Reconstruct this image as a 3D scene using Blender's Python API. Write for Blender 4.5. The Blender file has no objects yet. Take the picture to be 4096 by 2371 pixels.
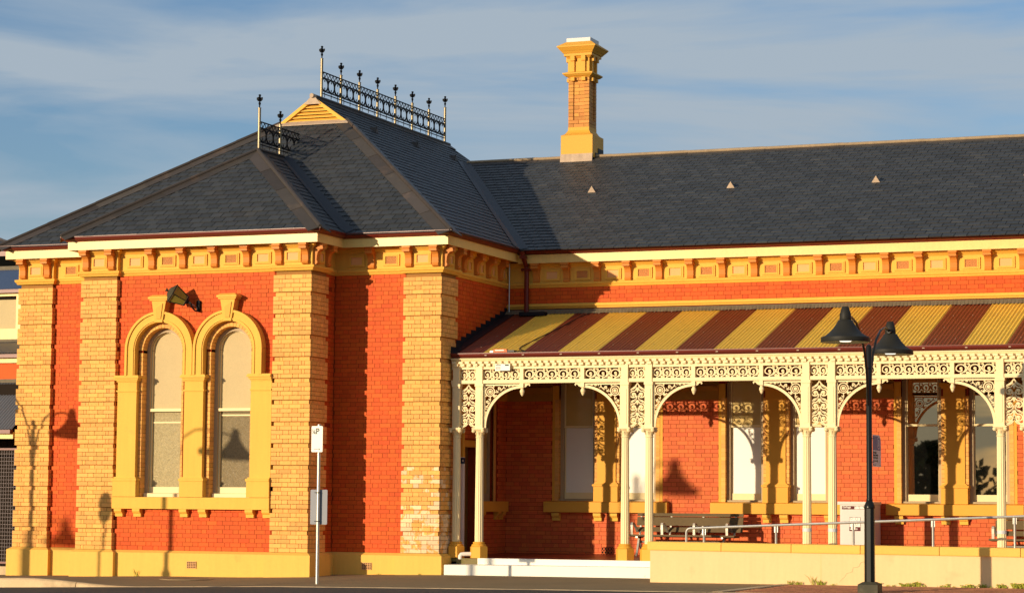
import bpy, math, random
from mathutils import Vector, Matrix
random.seed(7)
SC = bpy.context.scene
COL = SC.collection
rad = math.radians

# ------------------------------------------------------------------ camera
CAMPOS = Vector((21.195, -42.807, 1.418))
def make_camera():
    yaw, pit, rol = 0.376675835, 0.0864401870, 0.00818123724
    fw = Vector((-math.sin(yaw)*math.cos(pit), math.cos(yaw)*math.cos(pit), math.sin(pit)))
    r0 = Vector((math.cos(yaw), math.sin(yaw), 0)); u0 = r0.cross(fw)
    r = r0*math.cos(rol)+u0*math.sin(rol); u = -r0*math.sin(rol)+u0*math.cos(rol)
    cam = bpy.data.cameras.new('camera'); cam.sensor_width = 36; cam.lens = 36*9627.476/4096
    cam.clip_end = 5000; cam.clip_start = .5
    o = bpy.data.objects.new('camera', cam); COL.objects.link(o)
    m = Matrix((r, u, -fw)).transposed().to_4x4(); m.translation = CAMPOS
    o.matrix_world = m; SC.camera = o
    return r, u, fw
CR, CU, CF = make_camera()
def to_px(p):
    d = Vector(p)-CAMPOS; z = d.dot(CF)
    return 2048+9627.5*d.dot(CR)/z, 1185.5-9627.5*d.dot(CU)/z
def in_view(p, m=0):
    x, y = to_px(p); return -m < x < 4096+m and -m < y < 2371+m

# ------------------------------------------------------------------ sky and sun
LIGHT = Vector((.5, 1, -.160)).normalized()          # the way the low sun shines
SUN_EL = math.asin(.160/math.sqrt(1.25+.160**2)); SUN_ROT = rad(206.57)
W = bpy.data.worlds.new('World'); SC.world = W; W.use_nodes = True
nt = W.node_tree; nt.nodes.clear()
def N(nt, t, **k):
    n = nt.nodes.new(t)
    for a, v in k.items():
        if a in n.inputs.keys() if hasattr(n.inputs, 'keys') else False: n.inputs[a].default_value = v
        else: setattr(n, a, v)
    return n
sky = N(nt, 'ShaderNodeTexSky', sky_type='NISHITA', sun_disc=False, sun_elevation=SUN_EL, sun_rotation=SUN_ROT,
        air_density=1.0, dust_density=1.0, ozone_density=2.0, altitude=150)
tc = N(nt, 'ShaderNodeTexCoord')
mp = N(nt, 'ShaderNodeMapping'); mp.inputs['Scale'].default_value = (1.0, 1.0, 6.5); mp.inputs['Rotation'].default_value = (rad(7), rad(-4), rad(20)); mp.inputs['Location'].default_value = (-2.6667674, -1.2566476, -.8339245)
nz = N(nt, 'ShaderNodeTexNoise'); nz.inputs['Scale'].default_value = 4.4; nz.inputs['Detail'].default_value = 7; nz.inputs['Roughness'].default_value = .52; nz.inputs['Distortion'].default_value = .5
cr = N(nt, 'ShaderNodeValToRGB'); cr.color_ramp.elements[0].position = .36; cr.color_ramp.elements[1].position = .57
cr.color_ramp.elements[0].color = (.02, .02, .02, 1); cr.color_ramp.elements[1].color = (.95, .95, .95, 1)
mx = N(nt, 'ShaderNodeMix', data_type='RGBA')
mx.inputs[7].default_value = (4.15, 4.95, 5.75, 1)
tint = N(nt, 'ShaderNodeVectorMath', operation='MULTIPLY'); tint.inputs[1].default_value = (1.15, 1.30, 1.62)
bg = N(nt, 'ShaderNodeBackground'); bg.inputs['Strength'].default_value = .095
out = N(nt, 'ShaderNodeOutputWorld')
L = nt.links.new
L(tc.outputs['Generated'], mp.inputs[0]); L(mp.outputs[0], nz.inputs[0]); L(nz.outputs[0], cr.inputs[0])
L(cr.outputs[0], mx.inputs[0]); L(sky.outputs[0], tint.inputs[0]); L(tint.outputs[0], mx.inputs[6]); L(mx.outputs[2], bg.inputs[0]); L(bg.outputs[0], out.inputs[0])
sun = bpy.data.lights.new('sun', 'SUN'); sun.energy = 5.0; sun.angle = rad(.5); sun.color = (1, .80, .54)
so = bpy.data.objects.new('sun', sun); COL.objects.link(so); so.rotation_euler = LIGHT.to_track_quat('-Z', 'Y').to_euler(); so.location = (-40, -80, 40)
vs = SC.view_settings; vs.view_transform = 'Standard'; vs.look = 'None'; vs.exposure = 0; vs.gamma = 1; vs.use_curve_mapping = False

# ------------------------------------------------------------------ materials
MATS = {}
def mat(name, col, rough=.6, var=0.0, nscale=3.0, namt=.12, fine=0.0, fscale=40, metal=0.0, coat=0.0, spec=.12, bump=0.0, bscale=60, stain=None, streak=0.0, col2=None, c2scale=1.0, c2lo=.5, c2hi=.6, trans=0.0):
    """painted / mineral surface: base colour, soft mottling, per-piece variation, optional second worn colour"""
    m = bpy.data.materials.new(name); m.use_nodes = True; MATS[name] = m
    t = m.node_tree; b = t.nodes['Principled BSDF']; K = t.links.new
    b.inputs['Roughness'].default_value = rough; b.inputs['Metallic'].default_value = metal
    b.inputs['Specular IOR Level'].default_value = spec; b.inputs['Coat Weight'].default_value = coat
    b.inputs['Coat Roughness'].default_value = .05
    geo = N(t, 'ShaderNodeNewGeometry')
    rgb = N(t, 'ShaderNodeRGB'); rgb.outputs[0].default_value = (*col, 1); cur = rgb.outputs[0]
    if col2:
        n2 = N(t, 'ShaderNodeTexNoise'); n2.inputs['Scale'].default_value = c2scale; n2.inputs['Detail'].default_value = 8; n2.inputs['Roughness'].default_value = .62
        K(geo.outputs['Position'], n2.inputs[0])
        r2 = N(t, 'ShaderNodeValToRGB'); r2.color_ramp.elements[0].position = c2lo; r2.color_ramp.elements[1].position = c2hi
        K(n2.outputs[0], r2.inputs[0])
        x2 = N(t, 'ShaderNodeMix', data_type='RGBA'); x2.inputs[7].default_value = (*col2, 1)
        K(r2.outputs[0], x2.inputs[0]); K(cur, x2.inputs[6]); cur = x2.outputs[2]
    val = None
    def addv(sock):
        nonlocal val
        if val is None: val = sock
        else:
            a = N(t, 'ShaderNodeMath', operation='ADD'); K(val, a.inputs[0]); K(sock, a.inputs[1]); val = a.outputs[0]
    def scaled(sock, amt):
        a = N(t, 'ShaderNodeMath', operation='MULTIPLY_ADD'); K(sock, a.inputs[0]); a.inputs[1].default_value = amt; a.inputs[2].default_value = -amt*.5; return a.outputs[0]
    if namt:
        n1 = N(t, 'ShaderNodeTexNoise'); n1.inputs['Scale'].default_value = nscale; n1.inputs['Detail'].default_value = 6; n1.inputs['Roughness'].default_value = .6
        K(geo.outputs['Position'], n1.inputs[0]); addv(scaled(n1.outputs[0], namt*2))
    if fine:
        n3 = N(t, 'ShaderNodeTexNoise'); n3.inputs['Scale'].default_value = fscale; n3.inputs['Detail'].default_value = 3
        K(geo.outputs['Position'], n3.inputs[0]); addv(scaled(n3.outputs[0], fine*2))
    if streak:
        mpn = N(t, 'ShaderNodeMapping'); mpn.inputs['Scale'].default_value = (9, 9, .55); K(geo.outputs['Position'], mpn.inputs[0])
        n4 = N(t, 'ShaderNodeTexNoise'); n4.inputs['Scale'].default_value = 1.6; n4.inputs['Detail'].default_value = 5; K(mpn.outputs[0], n4.inputs[0]); addv(scaled(n4.outputs[0], streak*2))
    if var:
        oi = N(t, 'ShaderNodeObjectInfo'); a = N(t, 'ShaderNodeMath', operation='ADD'); K(oi.outputs['Random'], a.inputs[0]); K(geo.outputs['Random Per Island'], a.inputs[1])
        f = N(t, 'ShaderNodeMath', operation='FRACT'); K(a.outputs[0], f.inputs[0]); addv(scaled(f.outputs[0], var*2))
        # a slight change of hue from piece to piece too
        f2 = N(t, 'ShaderNodeMath', operation='MULTIPLY'); K(f.outputs[0], f2.inputs[0]); f2.inputs[1].default_value = 7.31
        f3 = N(t, 'ShaderNodeMath', operation='FRACT'); K(f2.outputs[0], f3.inputs[0])
        hs = N(t, 'ShaderNodeHueSaturation'); hm = N(t, 'ShaderNodeMath', operation='MULTIPLY_ADD'); K(f3.outputs[0], hm.inputs[0]); hm.inputs[1].default_value = var*.09; hm.inputs[2].default_value = .5-var*.045
        K(hm.outputs[0], hs.inputs['Hue']); K(cur, hs.inputs['Color']); cur = hs.outputs[0]
    if val is not None:
        one = N(t, 'ShaderNodeMath', operation='ADD'); K(val, one.inputs[0]); one.inputs[1].default_value = 1
        v = N(t, 'ShaderNodeVectorMath', operation='SCALE'); K(cur, v.inputs[0]); K(one.outputs[0], v.inputs['Scale']); cur = v.outputs[0]
    K(cur, b.inputs['Base Color'])
    if bump:
        nb = N(t, 'ShaderNodeTexNoise'); nb.inputs['Scale'].default_value = bscale; nb.inputs['Detail'].default_value = 4; K(geo.outputs['Position'], nb.inputs[0])
        bp = N(t, 'ShaderNodeBump'); bp.inputs['Strength'].default_value = bump; bp.inputs['Distance'].default_value = .01; K(nb.outputs[0], bp.inputs['Height']); K(bp.outputs[0], b.inputs['Normal'])
    return m
RED = (.63, .098, .014); BUFF = (.77, .40, .105); OCH = (.78, .435, .070); TAN = (.62, .215, .035); CREAM = (.83, .68, .39)
m_red = mat('red_brick', RED, .55, var=.085, nscale=1.1, namt=.20, fine=.10, fscale=35, bump=.25)
m_redj = mat('red_joint', (.30, .045, .01), .8, namt=.2, nscale=8)
m_pink = mat('painted_red_brick', (.64, .135, .038), .5, var=.10, nscale=1.2, namt=.10, fine=.06, bump=.3)
m_buff = mat('buff_brick', BUFF, .6, var=.125, nscale=1.3, namt=.12, fine=.18, fscale=22, bump=.25)
m_buffj = mat('buff_joint', (.36, .17, .045), .8, namt=.2, nscale=8)
m_peel = mat('peeling_buff_brick', BUFF, .65, var=.15, nscale=1.3, namt=.1, fine=.15, col2=(.80, .58, .34), c2scale=5.5, c2lo=.44, c2hi=.49, bump=.35)
m_och = mat('ochre_render', OCH, .55, nscale=.9, namt=.09, fine=.05, fscale=25, streak=.09, bump=.08, col2=(.60, .34, .07), c2scale=2.6, c2lo=.62, c2hi=.82)
m_plinth = mat('plinth_render', (.78, .46, .095), .6, nscale=.8, namt=.08, fine=.05, fscale=20, streak=.07, col2=(.62, .34, .08), c2scale=1.7, c2lo=.62, c2hi=.8)
m_shadeb = mat('shaded_ochre_paint', (.40, .195, .035), .5, namt=.1)  # ochre darkened so the colour itself carries the verandah shade
m_valley = mat('dark_valley_lead', (.040, .043, .052), .5, namt=.2)
m_ridge = mat('tan_ridge_lead', (.34, .25, .155), .45, nscale=3, namt=.25, streak=.2)
m_ochd = mat('deep_ochre_paint', (.74, .37, .05), .5, nscale=1.2, namt=.08, fine=.04)
m_tan = mat('terracotta_paint', TAN, .45, nscale=2, namt=.08)
m_panel = mat('panel_peach_paint', (.78, .40, .15), .5, namt=.06)
m_latt = mat('vent_lattice_paint', (.76, .34, .10), .5, namt=.05)
m_lattb = mat('vent_back_red', (.46, .07, .025), .8)
m_fasc = mat('fascia_cream_paint', (.80, .565, .18), .36, spec=.3, nscale=2.2, namt=.10, fine=.10, fscale=26, streak=.08, col2=(.78, .50, .13), c2scale=7, c2lo=.62, c2hi=.75)
m_gut = mat('maroon_gutter_paint', (.15, .020, .012), .36, spec=.35, namt=.08)
m_cream = mat('cream_iron_paint', CREAM, .4, nscale=2, namt=.04)
m_iron = mat('black_iron', (.005, .006, .009), .6, namt=.1, spec=.1)
m_chb = mat('chimney_brick', (.60, .27, .07), .65, var=.16, nscale=2, namt=.2, fine=.15, fscale=25)
m_conc2 = mat('dusty_concrete', (.34, .25, .14), .85, namt=.2)
m_zinc = mat('galvanised_post', (.20, .165, .105), .42, metal=.5, nscale=6, namt=.25, streak=.2)
m_slate = mat('slate', (.037, .040, .044), .55, spec=.3, var=.2, nscale=.8, namt=.14, fine=.10, fscale=60, bump=.15, bscale=40, col2=(.058, .054, .05), c2scale=1.3, c2lo=.55, c2hi=.8)
m_slateu = mat('slate_bed', (.006, .006, .008), .8)
m_lead = mat('lead_flashing', (.060, .050, .043), .42, var=.3, nscale=3, namt=.2, fine=.08, col2=(.12, .085, .06), c2scale=1.6, c2lo=.55, c2hi=.75, streak=.1)
m_leadl = mat('pale_lead', (.46, .34, .24), .5, nscale=6, namt=.25, streak=.25)
m_maroon = mat('maroon_roof_sheet', (.215, .045, .020), .4, nscale=1.2, namt=.16, fine=.10, fscale=9, streak=.12)
m_yel = mat('ochre_roof_sheet', (.84, .53, .075), .42, nscale=1.2, namt=.13, fine=.07, fscale=9, streak=.10, col2=(.60, .34, .05), c2scale=3, c2lo=.6, c2hi=.8)
m_grey = mat('grey_roof_sheet', (.17, .18, .20), .4, nscale=2, namt=.1, metal=.3)
m_blue = mat('bluish_roof_sheet', (.15, .20, .30), .35, nscale=2, namt=.1, metal=.2)
m_flash = mat('weathered_flashing', (.16, .13, .085), .6, nscale=9, namt=.4)
m_fdark = mat('dark_step_flashing', (.018, .018, .022), .5, nscale=6, namt=.3)
m_frame = mat('window_frame_paint', (.44, .33, .19), .45, namt=.06)
m_framec = mat('cream_sash_paint', (.80, .66, .36), .42, namt=.05)
m_white = mat('white_paint', (.84, .80, .70), .45, nscale=2.5, namt=.05, col2=(.52, .44, .32), c2scale=3.4, c2lo=.66, c2hi=.74)
m_ramp = mat('pale_render', (.80, .545, .275), .6, nscale=.7, namt=.08, fine=.04, fscale=18, streak=.06, col2=(.62, .42, .21), c2scale=2.1, c2lo=.62, c2hi=.85)
m_cope = mat('ochre_coping', (.80, .46, .10), .6, var=.05, nscale=1.5, namt=.09, fine=.10, fscale=45)
m_floor = mat('red_floor_paint', (.20, .030, .014), .35, nscale=1.5, namt=.15)
m_moss = mat('mossy_concrete', (.20, .16, .07), .85, nscale=7, namt=.3, col2=(.12, .13, .02), c2scale=4, c2lo=.5, c2hi=.62)
m_conc = mat('kerb_concrete', (.62, .46, .27), .8, nscale=1.5, namt=.2, fine=.15, col2=(.34, .25, .15), c2scale=.9, c2lo=.5, c2hi=.7)
m_asph = mat('asphalt', (.080, .073, .062), .85, nscale=.5, namt=.3, fine=.45, fscale=55, bump=.5, bscale=70)
m_path = mat('footpath_asphalt', (.27, .195, .105), .9, nscale=.6, namt=.22, fine=.3, fscale=50, bump=.4, bscale=70)
m_pav = mat('brick_paver', (.36, .15, .08), .75, var=.2, nscale=2, namt=.12, fine=.1)
m_pavb = mat('paver_bed', (.16, .09, .05), .9)
m_earth = mat('dry_ground', (.16, .13, .08), .9, nscale=.1, namt=.2)
m_black = mat('black_lamp_paint', (.008, .008, .006), .3, namt=.15, nscale=5, spec=.28)
m_shade = mat('matt_black_shade', (.022, .021, .017), .55, spec=.2, namt=.1, nscale=4)
m_base = mat('worn_lamp_base', (.06, .055, .035), .5, nscale=6, namt=.25, col2=(.11, .095, .06), c2scale=5, c2lo=.5, c2hi=.7)
m_inner = mat('shade_lining', (.62, .52, .28), .5, namt=.15)
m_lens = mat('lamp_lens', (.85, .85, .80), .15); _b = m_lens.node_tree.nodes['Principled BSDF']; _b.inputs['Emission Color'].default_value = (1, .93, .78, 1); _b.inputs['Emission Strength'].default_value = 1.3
m_galv = mat('galvanised_steel', (.52, .50, .45), .38, metal=.75, nscale=14, namt=.2, streak=.12)
m_sign = mat('sign_white', (.83, .80, .72), .35, namt=.02)
m_back = mat('sign_back_aluminium', (.62, .62, .62), .4, namt=.03); m_plate = mat('dull_grey_plate', (.26, .27, .30), .5, namt=.05)
m_ink = mat('sign_ink', (.04, .05, .035), .5)
m_sblue = mat('sign_blue', (.045, .11, .26), .4)
m_sgrey = mat('sign_pale_grey', (.62, .58, .56), .4)
m_bin = mat('bin_beige', (.66, .62, .57), .4, nscale=3, namt=.04)
m_maroonink = mat('label_maroon', (.10, .015, .02), .5)
m_wood = mat('brown_slat', (.125, .085, .038), .5, nscale=3, namt=.2, fine=.15, fscale=20)
m_alu = mat('cast_aluminium', (.50, .46, .38), .4, metal=.6, namt=.08)
m_pvc = mat('white_pvc', (.78, .70, .62), .35)
m_orange = mat('orange_plastic', (.72, .13, .02), .35)
m_dgrey = mat('dark_grey_plastic', (.06, .06, .065), .4)
m_cable = mat('black_cable', (.02, .015, .015), .5)
m_board = mat('white_window_board', (.80, .77, .68), .3, nscale=1.5, namt=.02, spec=.4)
m_blind = mat('cream_blind_behind_glass', (.56, .40, .13), .4, nscale=1, namt=.04, coat=.35)
m_blindA = mat('woven_blind_behind_glass', (.52, .41, .215), .5, nscale=2, namt=.08, fine=.16, fscale=60)
m_dark = mat('dark_window_glass', (.006, .006, .006), .012, namt=0, spec=.5); _b = m_dark.node_tree.nodes['Principled BSDF']; _b.inputs['IOR'].default_value = 3.8; _b.inputs['Specular Tint'].default_value = (1, .78, .46, 1)  # warm glow of the low-sun sky put into the specular tint
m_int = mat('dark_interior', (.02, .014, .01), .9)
m_door = mat('brown_door_paint', (.20, .10, .025), .5, namt=.1)
m_navy = mat('navy_notice', (.02, .025, .06), .4)
m_terra = mat('terracotta_vent', (.66, .36, .16), .7, namt=.15, nscale=20)
m_weed = mat('weed_green', (.30, .30, .035), .7, var=.4, namt=.1)
m_leaf = mat('tree_leaf', (.045, .06, .02), .7, var=.4, namt=.2)
m_bark = mat('bark', (.09, .065, .04), .9, namt=.3, nscale=10)
m_mesh = mat('mesh_wire', (.22, .19, .20), .5, metal=.2)
m_lglass = mat('lantern_glass', (.20, .17, .035), .12, namt=.25, nscale=9, coat=.8)
# frosted lower sashes of the bay: a rough, sparkling relief
def frosted(nm, c):
    m = mat(nm, c, .3, nscale=1.2, namt=.10, fine=.5, fscale=38, spec=.4)
    t = m.node_tree; b = t.nodes['Principled BSDF']; geo = N(t, 'ShaderNodeNewGeometry')
    v = N(t, 'ShaderNodeTexVoronoi'); v.inputs['Scale'].default_value = 85; t.links.new(geo.outputs['Position'], v.inputs[0])
    bp = N(t, 'ShaderNodeBump'); bp.inputs['Strength'].default_value = 1.0; bp.inputs['Distance'].default_value = .006
    t.links.new(v.outputs[0], bp.inputs['Height']); t.links.new(bp.outputs[0], b.inputs['Normal']); return m
m_frost = frosted('obscure_glass', (.40, .33, .17)); m_frost2 = frosted('dark_obscure_glass', (.22, .17, .085))

# ------------------------------------------------------------------ mesh helpers
WPOS = {}
def wpos(o): return WPOS[o.name] if o is not None else Vector((0, 0, 0))
class MB:
    def __init__(s): s.v = []; s.f = []; s.m = []; s.cm = 0
    def add(s, vs, fs):
        k = len(s.v); s.v += [tuple(p) for p in vs]
        for f in fs: s.f.append([k+i for i in f]); s.m.append(s.cm)
    def box(s, x0, x1, y0, y1, z0, z1):
        s.add([(x0,y0,z0),(x1,y0,z0),(x1,y1,z0),(x0,y1,z0),(x0,y0,z1),(x1,y0,z1),(x1,y1,z1),(x0,y1,z1)],
              [(0,3,2,1),(4,5,6,7),(0,1,5,4),(1,2,6,5),(2,3,7,6),(3,0,4,7)]); return s
    def hexa(s, p): # 8 points, bottom ring then top ring
        s.add(p, [(0,3,2,1),(4,5,6,7),(0,1,5,4),(1,2,6,5),(2,3,7,6),(3,0,4,7)]); return s
    def quad(s, *p): s.add(p, [tuple(range(len(p)))]); return s
    def prism(s, poly, a, b):
        """poly: list of 3-D points of one end, a,b: offset vectors of the two ends"""
        n = len(poly); a = Vector(a); b = Vector(b)
        s.add([Vector(p)+a for p in poly]+[Vector(p)+b for p in poly], [tuple(range(n))[::-1], tuple(range(n, 2*n))]+[(i, (i+1) % n, n+(i+1) % n, n+i) for i in range(n)]); return s
    def lathe(s, prof, c=(0,0,0), n=16, ax='z', cap=True, rot=0.0, flute=None):
        c = Vector(c); k = len(prof); vs = []
        for r, h in prof:
            for i in range(n):
                a = 2*math.pi*i/n+rot; rr = r*(flute[i % len(flute)] if flute else 1)
                p = (rr*math.cos(a), rr*math.sin(a), h)
                if ax == 'x': p = (p[2], p[0], p[1])
                if ax == 'y': p = (p[0], p[2], p[1])
                vs.append(c+Vector(p))
        fs = [(j*n+i, j*n+(i+1) % n, (j+1)*n+(i+1) % n, (j+1)*n+i) for j in range(k-1) for i in range(n)]
        if cap: fs += [tuple(range(n))[::-1], tuple((k-1)*n+i for i in range(n))]
        s.add(vs, fs); return s
    def tube(s, pts, r, n=8, cap=True):
        pts = [Vector(p) for p in pts]; rs = r if isinstance(r, (list, tuple)) else [r]*len(pts); vs = []
        up = Vector((0, 0, 1)); pa = None
        for i, p in enumerate(pts):
            d = (pts[min(i+1, len(pts)-1)]-pts[max(i-1, 0)]).normalized()
            if pa is None:
                a = d.cross(up)
                if a.length < .01: a = d.cross(Vector((1, 0, 0)))
            else: a = pa-d*pa.dot(d)
            a.normalize(); pa = a; b = d.cross(a)
            for j in range(n):
                t = 2*math.pi*j/n; vs.append(p+(a*math.cos(t)+b*math.sin(t))*rs[i])
        k = len(pts)
        fs = [(i*n+j, i*n+(j+1) % n, (i+1)*n+(j+1) % n, (i+1)*n+j) for i in range(k-1) for j in range(n)]
        if cap: fs += [tuple(range(n))[::-1], tuple((k-1)*n+j for j in range(n))]
        s.add(vs, fs); return s
    def ribbon(s, pts, w, fr, d=.012, closed=False):
        """flat bar of width w following 2-D pts; fr(u, v, d) maps to 3-D; d = half thickness"""
        n = len(pts); L_ = []; R_ = []
        for i in range(n):
            if closed: a, b = pts[(i-1) % n], pts[(i+1) % n]
            else: a, b = pts[max(i-1, 0)], pts[min(i+1, n-1)]
            tx, ty = b[0]-a[0], b[1]-a[1]; l = math.hypot(tx, ty) or 1; ww = (w[i] if isinstance(w, (list, tuple)) else w)/2
            nx, ny = -ty/l*ww, tx/l*ww; L_.append((pts[i][0]+nx, pts[i][1]+ny)); R_.append((pts[i][0]-nx, pts[i][1]-ny))
        vs = [fr(*p, -d) for p in L_]+[fr(*p, -d) for p in R_]+[fr(*p, d) for p in L_]+[fr(*p, d) for p in R_]; fs = []
        for i in range(n if closed else n-1):
            j = (i+1) % n
            fs += [(i, j, n+j, n+i), (2*n+i, 3*n+i, 3*n+j, 2*n+j), (i, 2*n+i, 2*n+j, j), (n+i, n+j, 3*n+j, 3*n+i)]
        if not closed: fs += [(0, n, 3*n, 2*n), (n-1, 3*n-1, 4*n-1, 2*n-1)]
        s.add(vs, fs); return s
    def blob(s, u, v, r, fr, d=.016, n=8, ru=None):
        ru = ru or r
        ring = [(u+ru*math.cos(2*math.pi*i/n), v+r*math.sin(2*math.pi*i/n)) for i in range(n)]
        vs = [fr(*p, -d*.4) for p in ring]+[fr(*p, d*.4) for p in ring]+[fr(u, v, -d), fr(u, v, d)]
        fs = [(i, (i+1) % n, n+(i+1) % n, n+i) for i in range(n)]+[(i, 2*n, (i+1) % n) for i in range(n)]+[(n+i, n+(i+1) % n, 2*n+1) for i in range(n)]
        s.add(vs, fs); return s
    def sweep(s, path, prof, z0=0.0, closed=False):
        """prof (outward, up) swept along an XY path; outward is to the right of the way of travel"""
        P = [Vector((p[0], p[1])) for p in path]; n = len(P); k = len(prof); vs = []
        for i, p in enumerate(P):
            def nr(a, b): d = (b-a).normalized(); return Vector((d.y, -d.x))
            if i == 0: m = nr(P[0], P[1])
            elif i == n-1: m = nr(P[-2], P[-1])
            else:
                a = nr(P[i-1], p); b = nr(p, P[i+1]); m = (a+b)/(1+a.dot(b))
            for o, z in prof: vs.append((p.x+m.x*o, p.y+m.y*o, z0+z))
        s.add(vs, [(i*k+j, (i+1)*k+j, (i+1)*k+j+1, i*k+j+1) for i in range(n-1) for j in range(k-1)])
        s.add([vs[j] for j in range(k)], [tuple(range(k))]); s.add([vs[(n-1)*k+j] for j in range(k)], [tuple(range(k))]); return s
    def build(s, name, m, parent=None, org=None, smooth=False, kind=None):
        pw = wpos(parent); org = Vector(org) if org is not None else pw
        me = bpy.data.meshes.new(name); me.from_pydata([tuple(Vector(p)-org) for p in s.v], [], s.f)
        for q in (m if isinstance(m, (list, tuple)) else [m]): me.materials.append(q)
        if isinstance(m, (list, tuple)): me.polygons.foreach_set('material_index', s.m)
        if smooth:
            me.polygons.foreach_set('use_smooth', [True]*len(me.polygons))
            try: me.set_sharp_from_angle(angle=rad(35))
            except Exception: pass
        me.update()
        o = bpy.data.objects.new(name, me); COL.objects.link(o); o.location = org-pw
        if parent is not None: o.parent = parent
        WPOS[o.name] = org
        if kind: o['kind'] = kind
        return o
def thing(name, label, cat, loc=(0,0,0), group=None):
    o = bpy.data.objects.new(name, None); COL.objects.link(o); o.location = loc; WPOS[o.name] = Vector(loc); o.empty_display_size = .2
    o['label'] = label; o['category'] = cat
    if group: o['group'] = group
    return o
def tag(o, label, cat, group=None):
    o['label'] = label; o['category'] = cat
    if group: o['group'] = group
    return o
def structure(o): o['kind'] = 'structure'; return o
def copy_tree(o, loc=None, parent=None):
    c = o.copy(); COL.objects.link(c)
    if parent is not None: c.parent = parent
    if loc is not None: c.location = loc
    for ch in list(o.children): copy_tree(ch, None, c)
    return c
def at(o, world, parent):
    c = copy_tree(o, Vector(world)-wpos(parent), parent); WPOS[c.name] = Vector(world); return c
def text_mesh(body, size, m, parent, origin, ux, uy, depth=.001, align='LEFT', name='lettering', bold=0.0, xs=1.0):
    """flat lettering standing a hair in front of its sign"""
    cu = bpy.data.curves.new('txt', 'FONT'); cu.body = body; cu.size = size; cu.align_x = align; cu.extrude = depth; cu.offset = bold; cu.resolution_u = 3
    o = bpy.data.objects.new('txt', cu); me = bpy.data.meshes.new_from_object(o); bpy.data.objects.remove(o); bpy.data.curves.remove(cu)
    ux = Vector(ux).normalized(); uy = Vector(uy).normalized(); nn = ux.cross(uy)
    b = MB(); b.v = [tuple(Vector(origin)+ux*v.co.x*xs+uy*v.co.y+nn*v.co.z) for v in me.vertices]; b.f = [list(p.vertices) for p in me.polygons]; b.m = [0]*len(b.f)
    bpy.data.meshes.remove(me); return b.build(name, m, parent)

def arc(cx, cy, r, a0, a1, n=16, r1=None):
    return [(cx+(r+((r1-r)*i/n if r1 is not None else 0))*math.cos(rad(a0+(a1-a0)*i/n)), cy+(r+((r1-r)*i/n if r1 is not None else 0))*math.sin(rad(a0+(a1-a0)*i/n))) for i in range(n+1)]

# unit cube shared by all single bricks / slates that are boxes
UNIT = {}
def unit_mesh(m):
    if m.name not in UNIT:
        b = MB().box(-.5, .5, -.5, .5, -.5, .5); me = bpy.data.meshes.new('brick'); me.from_pydata(b.v, [], b.f); me.materials.append(m); UNIT[m.name] = me
    return UNIT[m.name]
class Bricks:
    """collects bricks of one thing; the largest become single objects, the rest one joined part"""
    def __init__(s): s.l = []
    def add(s, box, m, parent): s.l.append((box, m, parent))
    def finish(s, limit, name='brick', rest='brickwork'):
        def size(e):
            x0, x1, y0, y1, z0, z1 = e[0]; c = ((x0+x1)/2, (y0+y1)/2, (z0+z1)/2)
            if not in_view(c, -20): return -1
            d = (Vector(c)-CAMPOS).length; w = max((x1-x0)*.93, (y1-y0)*.36)
            return w*(z1-z0)/d**2*1e6*(1+.05*random.random())
        l = sorted(s.l, key=size, reverse=True)
        for (x0, x1, y0, y1, z0, z1), m, par in l[:limit]:
            o = bpy.data.objects.new(name, unit_mesh(m)); COL.objects.link(o); o.parent = par
            o.location = Vector(((x0+x1)/2, (y0+y1)/2, (z0+z1)/2))-wpos(par); o.scale = (x1-x0, y1-y0, z1-z0)
        rests = {}
        for bx, m, par in l[limit:]: rests.setdefault((m.name, par.name), (m, par, MB()))[2].box(*bx)
        for m, par, b in rests.values(): b.build(rest, m, par, kind='stuff')
CH = .086
def courses(bk, m, par, a0, a1, z0, z1, plane, axis, skip=None, off=0, proud=.003, depth=.03, base=5.617, closer=False):
    """Flemish bond on a wall: axis 'x' = front facing -Y at Y=plane, axis 'y' = side facing +X at X=plane"""
    k0 = math.floor((z0-base)/CH+.01); z = base+k0*CH; k = k0
    while z < z1-.01:
        za, zb = max(z+.004, z0), min(z+CH-.004, z1)
        if zb-za > .02:
            if closer:
                seq = [[.11, .05, .23, .11, .23], [.23, .11, .23, .05, .11]][k % 2]; tot = sum(seq)+.008*len(seq); sc = (a1-a0)/tot; p = a0; items = []
                for q in range(40):
                    w = seq[q % 5]*sc; items.append((p, p+w)); p += w+.008*sc
                    if p > a1-.02: break
            else:
                p = a0-.36+((k+off) % 2)*.18+((k*37) % 5-2)*.006-.05; items = []; s = 0
                while p < a1:
                    w = (.232 if s % 2 == 0 else .112); items.append((p, p+w)); p += w+.008; s += 1
            for p0, p1 in items:
                p0, p1 = max(p0, a0), min(p1, a1)
                if p1-p0 < .03: continue
                if skip and skip((p0+p1)/2, (za+zb)/2, p0, p1): continue
                e = proud*(.4+.9*random.random())
                if random.random() < .04: e -= .004
                bk.add((p0, p1, plane-e, plane+depth, za, zb) if axis == 'x' else (plane-depth, plane+e, p0, p1, za, zb), m, par)
        z += CH; k += 1
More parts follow.
